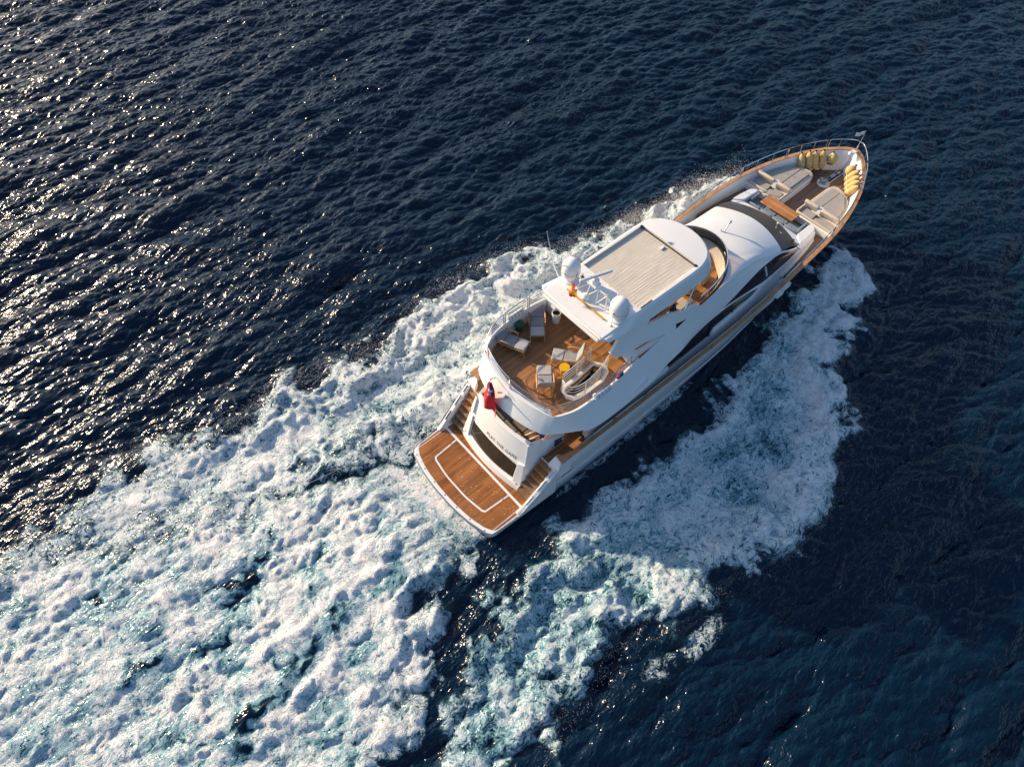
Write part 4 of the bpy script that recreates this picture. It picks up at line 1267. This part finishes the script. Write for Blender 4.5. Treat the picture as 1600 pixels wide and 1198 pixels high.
# fingers and toes as small chains
for base, d in ((18, Vector((-.6, -.1, -.1))), (21, Vector((-.6, .1, -.1)))):
    p0 = Vector(J[base][0])
    for k in range(5):
        a = p0 + Vector((-.05, (k - 2) * .018, .0)); b = a + d.normalized() * (.05 + .012 * (2 - abs(k - 2))) + Vector((0, 0, -.015))
        J.append((tuple(a), .012)); J.append((tuple(b), .008)); n = len(J)
        Bn += [(base, n - 2), (n - 2, n - 1)]
body = skinned("body", J, Bn, SKIN, pr)
skinned("shirt", [((.02, 0, .14), (.175, .145)), ((.20, -.02, .30), (.17, .135)), ((.40, -.04, .50), (.185, .135)), ((.44, -.045, .56), .09), ((.38, .17, .46), .075), ((.28, .23, .36), .065), ((.38, -.25, .46), .075), ((.28, -.31, .36), .065)],
        [(0, 1), (1, 2), (2, 3), (2, 4), (4, 5), (2, 6), (6, 7)], SHIRT, pr)
skinned("shorts", [((.02, 0, .11), (.175, .145)), ((-.07, .10, .11), .115), ((-.30, .16, .21), .095), ((-.07, -.10, .11), .115), ((-.30, -.06, .17), .095)], [(0, 1), (1, 2), (0, 3), (3, 4)], SHORTS, pr)
skinned("hair", [((.58, -.05, .90), (.095, .09)), ((.62, -.05, .84), .07)], [(0, 1)], HAIR, pr)

# ================================================================== THE SEA
PORT_OUT = [(26.3, 3.6), (25.8, 5.2), (24.2, 5.8), (22.1, 6.1), (19.3, 6.45), (16.6, 6.8), (14.0, 7.5), (12.9, 8.4), (11.4, 8.8), (9.6, 9.2), (7.9, 9.2), (5.7, 9.1), (3.5, 8.6), (1.4, 8.4), (-.6, 9.2), (-1.7, 9.6), (-3.6, 9.2), (-5.2, 9.4), (-6.3, 9.7), (-7.8, 10.4), (-9.1, 10.9), (-10.0, 10.8), (-11.9, 10.2), (-14.7, 10.4), (-22, 12.5)]
PORT_POLY = PORT_OUT + [(-22, 6.5), (-14.7, 8.5), (-12.6, 7.6), (-8.0, 5.5), (-5.0, 4.7), (-2.6, 4.1), (-.6, 3.6), (.8, 3.0), (3.0, 3.3), (6, 3.1), (12, 3.0), (20, 2.6), (24, 1.4)]
WASH_POLY = [(1.6, 2.4), (.6, 2.9), (-1.6, 3.6), (-4.3, 4.8), (-5.5, 5.4), (-8.0, 6.5), (-12.6, 8.6), (-22, 12), (-34, 16), (-34, -16), (-18, -12), (-10, -9.2), (-6.5, -7.0), (-5.9, -6.5), (-5.0, -5.7), (-3.8, -5.3), (-3.1, -4.6), (-2.5, -3.6), (-1.0, -3.1), (-.2, -2.4), (1.0, -2.3), (1.6, -2.2)]
ST_POLY = [(24.6, -1.7), (25.3, -2.1), (25.5, -3.5), (25.0, -4.9), (23.4, -5.7), (21.6, -5.8), (20.0, -6.0), (18.8, -7.0), (18.0, -8.2), (17.0, -9.2), (15.9, -9.5), (14.1, -10.1), (12.3, -10.9), (10.5, -11.2), (8.4, -10.9), (7.5, -10.0), (6.1, -10.2), (4.8, -10.0), (4.1, -10.0), (2.8, -9.4), (1.7, -9.1), (.7, -9.3), (-.3, -9.4), (-1.7, -9.5), (-3.3, -10.2), (-8, -13), (-20, -19), (-20, -15), (-10, -9.4), (-6.3, -7.6), (-5.4, -7.0), (-3.8, -5.8), (-1.9, -4.7), (-.0, -4.0), (1.4, -3.9), (3.6, -4.0), (6.9, -4.1), (9.3, -4.1), (12.1, -4.2), (15.7, -3.5), (17.7, -3.0), (20.5, -2.6)]

def sdist(poly, X, Y):
    """signed distance (positive inside) of points to a polygon"""
    P = np.array(poly, float); n = len(P)
    d2 = np.full(X.shape, 1e9); ins = np.zeros(X.shape, bool)
    for i in range(n):
        ax, ay = P[i]; bx, by = P[(i + 1) % n]
        ex, ey = bx - ax, by - ay
        t = np.clip(((X - ax) * ex + (Y - ay) * ey) / (ex * ex + ey * ey + 1e-12), 0, 1)
        d2 = np.minimum(d2, (X - ax - t * ex) ** 2 + (Y - ay - t * ey) ** 2)
        c = ((ay > Y) != (by > Y))
        with np.errstate(divide='ignore', invalid='ignore'):
            xi = (bx - ax) * (Y - ay) / (by - ay + 1e-12) + ax
        ins ^= c & (X < xi)
    d = np.sqrt(d2)
    return np.where(ins, d, -d)
def sst(x, a, b):
    t = np.clip((x - a) / (b - a), 0, 1); return t * t * (3 - 2 * t)

NG = 1040; LX = 83.2; X0, Y0 = -22.0, -25.0
dxg = LX / NG
rng = np.random.default_rng(12)
kx = np.fft.fftfreq(NG, dxg)[:, None] * 2 * np.pi
ky = np.fft.fftfreq(NG, dxg)[None, :] * 2 * np.pi
kk = np.hypot(kx, ky); kk[0, 0] = 1e-6
def spectrum(theta, kp, slope, spread, seed):
    r = np.random.default_rng(seed)
    noise = r.normal(size=(NG, NG)) + 1j * r.normal(size=(NG, NG))
    cosd = (kx * math.cos(theta) + ky * math.sin(theta)) / kk
    S = kk ** (-slope) * np.exp(-(kp / kk) ** 2) * np.exp(-(kk / 30.0) ** 2) * (np.abs(cosd) ** spread)
    S[0, 0] = 0
    return noise * np.sqrt(S)
def to_field(F): return np.real(np.fft.ifft2(F))
F1 = spectrum(R(92), 2 * np.pi / 5.5, 3.75, 10, 1)
F2 = spectrum(R(54), 2 * np.pi / 1.9, 3.7, 14, 2)
a1 = to_field(F1).std(); a2 = to_field(F2).std()
F3 = spectrum(R(72), 2 * np.pi / .8, 4.0, 7, 3); a3 = to_field(F3).std()
F = F1 / a1 * .085 + F2 / a2 * .034 + F3 / a3 * .020
Hs = to_field(F)
Dx = to_field(-1j * kx / kk * F); Dy = to_field(-1j * ky / kk * F)
def band(l0, l1, seed, aniso=1.0):
    """gaussian noise with wavelengths between l0 and l1 metres, unit variance; stretched along x"""
    r = np.random.default_rng(seed)
    k_ = np.hypot(kx * aniso, ky)
    n = np.fft.fft2(r.normal(size=(NG, NG)))
    ka, kb = 2 * np.pi / l1, 2 * np.pi / l0
    w = np.exp(-(np.log((k_ + 1e-9) / math.sqrt(ka * kb)) / (.5 * math.log(kb / ka))) ** 2)
    f = to_field(n * w); return f / f.std()
ii, jj = np.meshgrid(np.arange(NG), np.arange(NG), indexing='ij')
GX = X0 + ii * dxg; GY = Y0 + jj * dxg
# warp the outlines with noise so the foam edges are ragged
w1, w2 = band(1.5, 5, 21), band(1.5, 5, 22)
w3, w4 = band(.4, 1.2, 23), band(.4, 1.2, 24)
WX = GX + .38 * w1 + .13 * w3; WY = GY + .38 * w2 + .13 * w4
dp = sdist(PORT_POLY, WX, WY); dw = sdist(WASH_POLY, WX, WY); ds = sdist(ST_POLY, WX, WY)
hullside = np.interp(GX, [0, 5, 12, 18, 22, 25.8], [2.5, 2.75, 2.7, 2.3, 1.6, 0])
big = band(3, 9, 31, .6); med = band(1.0, 2.6, 32, .7); fine = band(.35, .9, 33, .85)
def warp(f, ux, uy):
    a = (ii + ux / dxg) % NG; b = (jj + uy / dxg) % NG
    i0 = np.floor(a).astype(int) % NG; j0 = np.floor(b).astype(int) % NG; fa = a - np.floor(a); fb_ = b - np.floor(b)
    i1 = (i0 + 1) % NG; j1 = (j0 + 1) % NG
    return f[i0, j0] * (1 - fa) * (1 - fb_) + f[i1, j0] * fa * (1 - fb_) + f[i0, j1] * (1 - fa) * fb_ + f[i1, j1] * fa * fb_
def samp(f, X, Y): return warp(f, X - ii * dxg, Y - jj * dxg)
rr_ = np.hypot(GX - 9, GY); th_ = np.arctan2(GY, -(GX - 9))
str1 = samp(band(.5, 2.2, 71), rr_ * .16 + .25 * w1, th_ * 9.0 + .10 * w2)
str2 = samp(band(.3, 1.0, 72), rr_ * .20 + .25 * w2, th_ * 9.0 + .08 * w3)
fp = sst(dp, -.9, 1.7) * (.82 + .10 * big)
fp *= 1 - .42 * sst(-(GX + 7), 0, 8)
fw_ = sst(dw, -.25, 1.0) * (.90 + .12 * big) 
fw_ += sst(dw, 0, 1.5) * (.15 * str1 + .09 * str2 - .02)
fw_ *= 1 - .16 * sst(-(GX + 2), 0, 12)
fs = sst(ds, -.6, 1.5) * (.55 + .14 * big) + .26 * np.exp(-((ds - .9) / .7) ** 2)
fs *= 1 - .38 * sst(-(GX - 8), 0, 7)
fs -= .26 * (1 - sst(np.abs(GY) - hullside - .6, 0, 2.6)) * sst(GX, 6, 12)
fw_ -= .16 * np.exp(-(((GX - .0) / 3.0) ** 2 + ((GY + .8) / 1.6) ** 2))
# bow sheets thrown out from the stem are dense
fs += .35 * sst(GX, 15, 21) * sst(ds, 0, .8)
fp += .10 * sst(GX, 12, 18) * sst(dp, 0, .8)
fp -= .12 * sst(dp, 1.0, 2.2)
fp *= 1 - .26 * sst(dp, 1.9, 3.4) * (1 - sst(GX, 5, 9))
fp += .22 * np.exp(-((dp - .5) / .5) ** 2) * sst(GX, -9, -2)
# darker rents in the wash and the wakes
for cx, cy, rx_, ry_, am in ((-7.7, 2.5, 1.7, .42, .85), (-6.7, -1.6, 1.4, .35, .6), (-10.0, -2.2, 1.5, .5, .9), (-12.2, 2.6, 1.3, .4, .7), (-9.4, 1.3, 1.3, .35, .75), (-5.2, .9, .9, .35, .4), (-8.6, -4.4, 1.0, .4, .4), (-11.5, 5.6, 1.4, .5, .4), (-2.4, 4.9, 1.6, .5, .5), (-.2, 4.7, 1.2, .5, .5), (1.8, 3.9, 1.0, .4, .4), (.6, -4.4, 1.0, .45, .4), (-2.0, -5.3, .8, .45, .35)):
    ca, sa = math.cos(R(12)), math.sin(R(12))
    u = ((WX - cx) * ca + (WY - cy) * sa) / rx_; v = (-(WX - cx) * sa + (WY - cy) * ca) / ry_
    dd = np.exp(-(u * u + v * v)); fp -= am * dd; fw_ -= am * dd; fs -= am * dd
foam = np.maximum(np.maximum(fp, fw_), fs)
# thin wash along the starboard waterline and scattered specks off the starboard shoulder
sl = np.abs(GY + hullside + .25)
foam = np.maximum(foam, .36 * np.exp(-(sl / .25) ** 2) * sst(GX, 3, 5) * (1 - sst(GX, 12, 15)))
spk = np.maximum(np.exp(-(((GX - 4.6) / 1.6) ** 2 + ((GY + 10.9) / .5) ** 2)), .9 * np.exp(-(((GX - 2.4) / 1.2) ** 2 + ((GY + 10.6) / .5) ** 2)))
foam = np.maximum(foam, .38 * spk)
foam = np.clip(foam, 0, 1.15)
aer = np.clip(np.maximum(sst(dw, -.6, 2.0), np.maximum(.95 * sst(ds, -.4, 1.8), .6 * sst(dp, -.3, 2.2))), 0, 1)
# heights: hull waves, crests and boiling lumps
fm = np.clip(foam, 0, 1)
H = Hs * (1 - .55 * fm)
crest = .40 * np.exp(-((dp - .9) / .8) ** 2) * sst(GX, 15, 20) * (1 - sst(GX, 25.2, 26.4)) + .42 * np.exp(-((dp - .8) / .9) ** 2) * sst(GX, -14, 2) * (1 - sst(GX, 22, 26)) + .46 * np.exp(-((ds - 1.1) / .9) ** 2) * sst(GX, -8, 3)
H += crest
H += sst(dw, -.2, 1.6) * (.38 * np.exp(-((GX + 2.0) / 4.0) ** 2) + .12)
ux, uy = .25 * big + .14 * med, .2 * band(3, 9, 51, .6) + .14 * band(1.0, 2.6, 52, .7)
boil = np.zeros_like(H)
for q, (l0, l1, am, an) in enumerate(((1.8, 4.5, .080, .40), (1.0, 2.4, .020, .42), (.55, 1.3, .014, .45), (.3, .7, .014, .5), (.18, .36, .012, .65))):
    f = warp(band(l0, l1, 60 + q, an), ux, uy)
    g_ = warp(band(l0, l1, 80 + q, an), ux, uy)
    boil += am * (.8 * f + .45 * np.maximum(g_, 0) ** 1.5)
H += fm * sst(dw, -.2, 1.2) * (boil * .40 + .040 * str1 + .024 * str2)
H += fm * (1 - sst(dw, -.2, 1.2)) * boil * .42
# keep the water out of the boat: hollow it under the hull
inside = (np.abs(GY) < hullside - .25) & (GX > .95) & (GX < 25.3)
near = np.clip((np.abs(GY) - hullside) / 1.2, 0, 1); near = 1 - (1 - near) * sst(GX, -1.5, 2.0) * (1 - sst(GX, 24.5, 26.5))
H = H * (.25 + .75 * near) - .0
H = np.where(inside, -.5, H)
# swim platform overhang must stay clear
und_d = np.maximum(np.maximum(.3 - GX, GX - 3), np.abs(GY) - 2.7)
H = H - np.maximum(H - .10, 0) * (1 - sst(und_d, 0, 2.2))
chop = .85 * (1 - .5 * fm)
PX = GX + chop * Dx; PY = GY + chop * Dy

def grid_faces(n, m, off=0):
    a = (np.arange(n - 1)[:, None] * m + np.arange(m - 1)[None, :]).ravel() + off
    return np.stack([a, a + m, a + m + 1, a + 1], 1)
V = [np.stack([PX.ravel(), PY.ravel(), H.ravel()], 1)]
FA = [grid_faces(NG, NG)]
foam_a = [foam.ravel()]; aer_a = [aer.ravel()]
off = NG * NG
# the same waves carried on around the middle tile at a coarser step
st_ = 8
sub = slice(0, NG, st_)
Hc = Hs[sub, sub]; Dxc = Dx[sub, sub]; Dyc = Dy[sub, sub]; nC = Hc.shape[0]
for ox in (-2, -1, 0, 1, 2):
    for oy in (-2, -1, 0, 1, 2):
        if ox == 0 and oy == 0: continue
        idx = np.r_[np.arange(nC), 0]
        h = Hc[np.ix_(idx, idx)]; dx_ = Dxc[np.ix_(idx, idx)] * .85; dy_ = Dyc[np.ix_(idx, idx)] * .85
        gx = X0 + ox * LX + np.arange(nC + 1)[:, None] * dxg * st_ + np.zeros((1, nC + 1))
        gy = Y0 + oy * LX + np.arange(nC + 1)[None, :] * dxg * st_ + np.zeros((nC + 1, 1))
        V.append(np.stack([(gx + dx_).ravel(), (gy + dy_).ravel(), h.ravel()], 1))
        FA.append(grid_faces(nC + 1, nC + 1, off)); off += (nC + 1) ** 2
        z0 = np.zeros((nC + 1) ** 2)
        fo2 = np.zeros_like(gx)
        if ox == -1:
            fo2 = np.clip(.8 * sst(-np.abs(gy - 1.5) + 12 - .55 * (gx + 20), 0, 6), 0, .8) if oy in (0, -1) else fo2
        foam_a.append(fo2.ravel()); aer_a.append(fo2.ravel() * .8)
# far flat sea to the horizon
ring = []
E0x, E1x, E0y, E1y = X0 - 2 * LX + .5, X0 + 3 * LX - .5, Y0 - 2 * LX + .5, Y0 + 3 * LX - .5
far = 9000
vs = np.array([(E0x, E0y, -.15), (E1x, E0y, -.15), (E1x, E1y, -.15), (E0x, E1y, -.15), (-far, -far, -.15), (far, -far, -.15), (far, far, -.15), (-far, far, -.15)])
V.append(vs); FA.append(np.array([(0, 4, 5, 1), (1, 5, 6, 2), (2, 6, 7, 3), (3, 7, 4, 0)]) + off)
foam_a.append(np.zeros(8)); aer_a.append(np.zeros(8))
V = np.concatenate(V).astype(np.float32); FA = np.concatenate(FA).astype(np.int32)
me = bpy.data.meshes.new("water")
me.vertices.add(len(V)); me.vertices.foreach_set("co", V.ravel())
me.loops.add(FA.size); me.loops.foreach_set("vertex_index", FA.ravel())
me.polygons.add(len(FA)); me.polygons.foreach_set("loop_start", np.arange(0, FA.size, 4, dtype=np.int32))
me.polygons.foreach_set("use_smooth", np.ones(len(FA), bool))
me.update(calc_edges=True)
at = me.attributes.new("foam", 'FLOAT', 'POINT'); at.data.foreach_set("value", np.concatenate(foam_a).astype(np.float32))
at = me.attributes.new("aeration", 'FLOAT', 'POINT'); at.data.foreach_set("value", np.concatenate(aer_a).astype(np.float32))
wsh = np.zeros(len(V), np.float32); wsh[:NG * NG] = sst(dw, -.2, 1.0).ravel()
at = me.attributes.new("wash", 'FLOAT', 'POINT'); at.data.foreach_set("value", wsh)
sea = bpy.data.objects.new("water", me); COL.objects.link(sea); sea["kind"] = "structure"

t = NT("sea_water")
co = t.n("ShaderNodeTexCoord").outputs["Object"]
fo_at = t.n("ShaderNodeAttribute", attribute_name="foam").outputs["Fac"]
ae_at = t.n("ShaderNodeAttribute", attribute_name="aeration").outputs["Fac"]
wz = t.n("ShaderNodeTexNoise", i_Vector=co, i_Scale=.9, i_Detail=3.0)
wv = t.n("ShaderNodeVectorMath", operation='SCALE', i_0=t.n("ShaderNodeVectorMath", operation='SUBTRACT', i_0=wz.outputs["Color"], i_1=(.5, .5, .5)).outputs[0], i_Scale=1.5)
wz2 = t.n("ShaderNodeTexNoise", i_Vector=co, i_Scale=3.2, i_Detail=3.0)
wv2 = t.n("ShaderNodeVectorMath", operation='SCALE', i_0=t.n("ShaderNodeVectorMath", operation='SUBTRACT', i_0=wz2.outputs["Color"], i_1=(.5, .5, .5)).outputs[0], i_Scale=.55)
wc_ = t.n("ShaderNodeVectorMath", operation='ADD', i_0=t.n("ShaderNodeVectorMath", operation='ADD', i_0=co, i_1=wv.outputs[0]).outputs[0], i_1=wv2.outputs[0]).outputs[0]
st_c = t.n("ShaderNodeMapping", i_Vector=wc_); st_c.inputs["Scale"].default_value = (.50, 1.35, 1.0); st_c.inputs["Rotation"].default_value = (0, 0, R(-8))
sc_ = st_c.outputs[0]
n1 = t.n("ShaderNodeTexNoise", i_Vector=sc_, i_Scale=1.05, i_Detail=6.0, i_Roughness=.66).outputs[0]
n2 = t.n("ShaderNodeTexNoise", i_Vector=sc_, i_Scale=2.6, i_Detail=5.0, i_Roughness=.62, i_Distortion=.5).outputs[0]
n3 = t.n("ShaderNodeTexNoise", i_Vector=sc_, i_Scale=7.0, i_Detail=2.5, i_Roughness=.65, i_Distortion=.3).outputs[0]
ridge = lambda n, k: t.math('SUBTRACT', 1.0, t.math('ABSOLUTE', t.math('MULTIPLY', t.math('SUBTRACT', n, .5), k)), clamp=True)
rid = ridge(n2, 6.0); rid3 = ridge(n3, 6.0)
vo = t.n("ShaderNodeTexVoronoi", i_Vector=wc_, i_Scale=1.5, feature='DISTANCE_TO_EDGE').outputs["Distance"]
web = t.mapr(vo, 0.0, .20, 1.0, 0.0, True)
vo2 = t.n("ShaderNodeTexVoronoi", i_Vector=wc_, i_Scale=4.2, feature='DISTANCE_TO_EDGE').outputs["Distance"]
web2 = t.mapr(vo2, 0.0, .22, 1.0, 0.0, True)
v = t.math('ADD', t.math('MULTIPLY', fo_at, .86), t.math('MULTIPLY', t.math('SUBTRACT', n1, .5), 1.35))
v = t.math('ADD', v, t.math('MULTIPLY', t.math('SUBTRACT', rid, .40), .34))
v = t.math('ADD', v, t.math('MULTIPLY', t.math('SUBTRACT', rid3, .40), .36))
v = t.math('ADD', v, t.math('MULTIPLY', t.math('SUBTRACT', n3, .5), .95))
v = t.math('ADD', v, t.math('MULTIPLY', t.math('SUBTRACT', web, .3), .14))
v = t.math('ADD', v, t.math('MULTIPLY', t.math('SUBTRACT', web2, .3), .13))
v = t.math('MULTIPLY', v, t.mapr(fo_at, .03, .25))
wa_at = t.n("ShaderNodeAttribute", attribute_name="wash").outputs["Fac"]
mask = t.mapr(v, .40, t.math('ADD', .80, t.math('MULTIPLY', wa_at, .22)), 0, 1)
aerm = t.math('MULTIPLY', ae_at, t.mapr(v, .05, .60, 0, 1, True))
# water body
deep = t.mix(t.mapr(n1, .35, .65), (.0010, .0092, .0235), (.0016, .0124, .031))
body = t.mix(aerm, deep, (.13, .30, .35))
b = t.b
t.l(body, b.inputs["Base Color"])
b.inputs["IOR"].default_value = 1.333
b.inputs["Roughness"].default_value = .14
b.inputs["Specular IOR Level"].default_value = .5
# ripples too fine for the mesh
mp = t.n("ShaderNodeMapping", i_Vector=co); mp.inputs["Rotation"].default_value = (0, 0, R(-20)); mp.inputs["Scale"].default_value = (1.0, 1.9, 1.0)
r1_ = t.n("ShaderNodeTexNoise", i_Vector=mp.outputs[0], i_Scale=2.6, i_Detail=2.0, i_Roughness=.55, i_Distortion=.3).outputs[0]
gust = t.n("ShaderNodeTexNoise", i_Vector=co, i_Scale=.09, i_Detail=2.0).outputs[0]
bw = t.n("ShaderNodeBump", i_Strength=1.0, i_Distance=.12, i_Height=t.math('MULTIPLY', r1_, t.mapr(gust, .35, .65, .55, 1.35)))
t.l(bw.outputs[0], b.inputs["Normal"])
# foam
fb = t.n("ShaderNodeBsdfPrincipled")
t.l(t.mix(t.mapr(v, .45, 1.15), (.36, .54, .60), (.80, .80, .79)), fb.inputs["Base Color"])
fb.inputs["Roughness"].default_value = .75
fb.inputs["Specular IOR Level"].default_value = .2
fh = t.math('ADD', t.math('MULTIPLY', n1, .55), t.math('ADD', t.math('MULTIPLY', n2, .40), t.math('ADD', t.math('MULTIPLY', rid, .10), t.math('MULTIPLY', t.math('ADD', n3, t.math('MULTIPLY', rid3, .6)), .24))))
ng = t.n("ShaderNodeNewGeometry").outputs["Normal"]
nup = t.n("ShaderNodeVectorMath", operation='NORMALIZE', i_0=t.n("ShaderNodeVectorMath", operation='ADD', i_0=ng, i_1=(0, 0, .75)).outputs[0]).outputs[0]
bf = t.n("ShaderNodeBump", i_Strength=1.0, i_Distance=.13, i_Height=fh, i_Normal=nup)
t.l(bf.outputs[0], fb.inputs["Normal"])
mx = t.n("ShaderNodeMixShader")
t.l(mask, mx.inputs[0]); t.l(b.outputs[0], mx.inputs[1]); t.l(fb.outputs[0], mx.inputs[2])
t.l(mx.outputs[0], t.out.inputs[0])
me.materials.append(t.m)

# ---- spray: droplets thrown up along the bow sheet and the breaking edge
r = np.random.default_rng(5)
pts_, siz_ = [], []
def drops(x, y, z, sz):
    pts_.append(np.stack([x, y, z], 1)); siz_.append(sz)
n = 24000                                   # port bow sheet, thrown up in puffs
u = r.random(n) ** .9
pf_ = .5 + .5 * np.sin(u * 23 + 1.2) * np.sin(u * 9 + .4)
x = 25.7 - 9.0 * u + r.normal(size=n) * .25
yo = np.interp(x, [15, 19, 22, 24.5, 25.8, 26.5], [7.0, 6.45, 6.05, 5.5, 4.9, 3.6])
y = yo - np.abs(r.normal(size=n)) * .9 + .22 * r.normal(size=n)
z = .25 + np.abs(r.normal(size=n)) * (.80 - .5 * u) * (.45 + .75 * pf_)
drops(x, y, z, .005 + .010 * r.random(n) ** 2)
def along(P, n, jx, jy, z0, zs, s0, s1):
    P = np.array(P); seg = np.r_[0, np.cumsum(np.hypot(*np.diff(P, axis=0).T))]
    c = r.random(n // 14) * seg[-1]          # droplets fly off in small bursts
    tt = np.clip(np.repeat(c, 14) + r.normal(size=len(c) * 14) * .22, 0, seg[-1])
    off = np.repeat(r.normal(size=len(c)) * jy, 14)
    x = np.interp(tt, seg, P[:, 0]) + r.normal(size=len(tt)) * jx; y = np.interp(tt, seg, P[:, 1]) + off + r.normal(size=len(tt)) * .14
    drops(x, y, z0 + np.abs(r.normal(size=len(tt))) * zs, s0 + s1 * r.random(len(tt)) ** 2)
along(PORT_OUT[4:22], 12000, .14, .32, .15, .26, .005, .011)
along(ST_POLY[1:25], 4000, .12, .20, .10, .12, .004, .008)
cc = np.concatenate(pts_); ss_ = np.concatenate(siz_); n = len(cc)
base = np.array([(1, 1, 1), (1, -1, -1), (-1, 1, -1), (-1, -1, 1)]) * .6
sv = (cc[:, None, :] + (base[None] + .25 * r.normal(size=(n, 4, 3))) * ss_[:, None, None]).reshape(-1, 3)
tf = np.array(((0, 1, 2), (0, 3, 1), (0, 2, 3), (1, 3, 2)))
sf2 = (np.arange(n)[:, None, None] * 4 + tf[None]).reshape(-1, 3)
sm = bpy.data.meshes.new("spray"); sm.vertices.add(len(sv)); sm.vertices.foreach_set("co", sv.astype(np.float32).ravel())
sm.loops.add(sf2.size); sm.loops.foreach_set("vertex_index", sf2.astype(np.int32).ravel())
sm.polygons.add(len(sf2)); sm.polygons.foreach_set("loop_start", np.arange(0, sf2.size, 3, dtype=np.int32))
sm.update(calc_edges=True)
sm.materials.append(mat("spray_white", (.86, .86, .86), .5, vary=.02))
so_ = bpy.data.objects.new("spray", sm); COL.objects.link(so_)
so_["kind"] = "stuff"; so_["label"] = "white spray droplets flung off the bow wave and breaking wake edges"; so_["category"] = "spray"
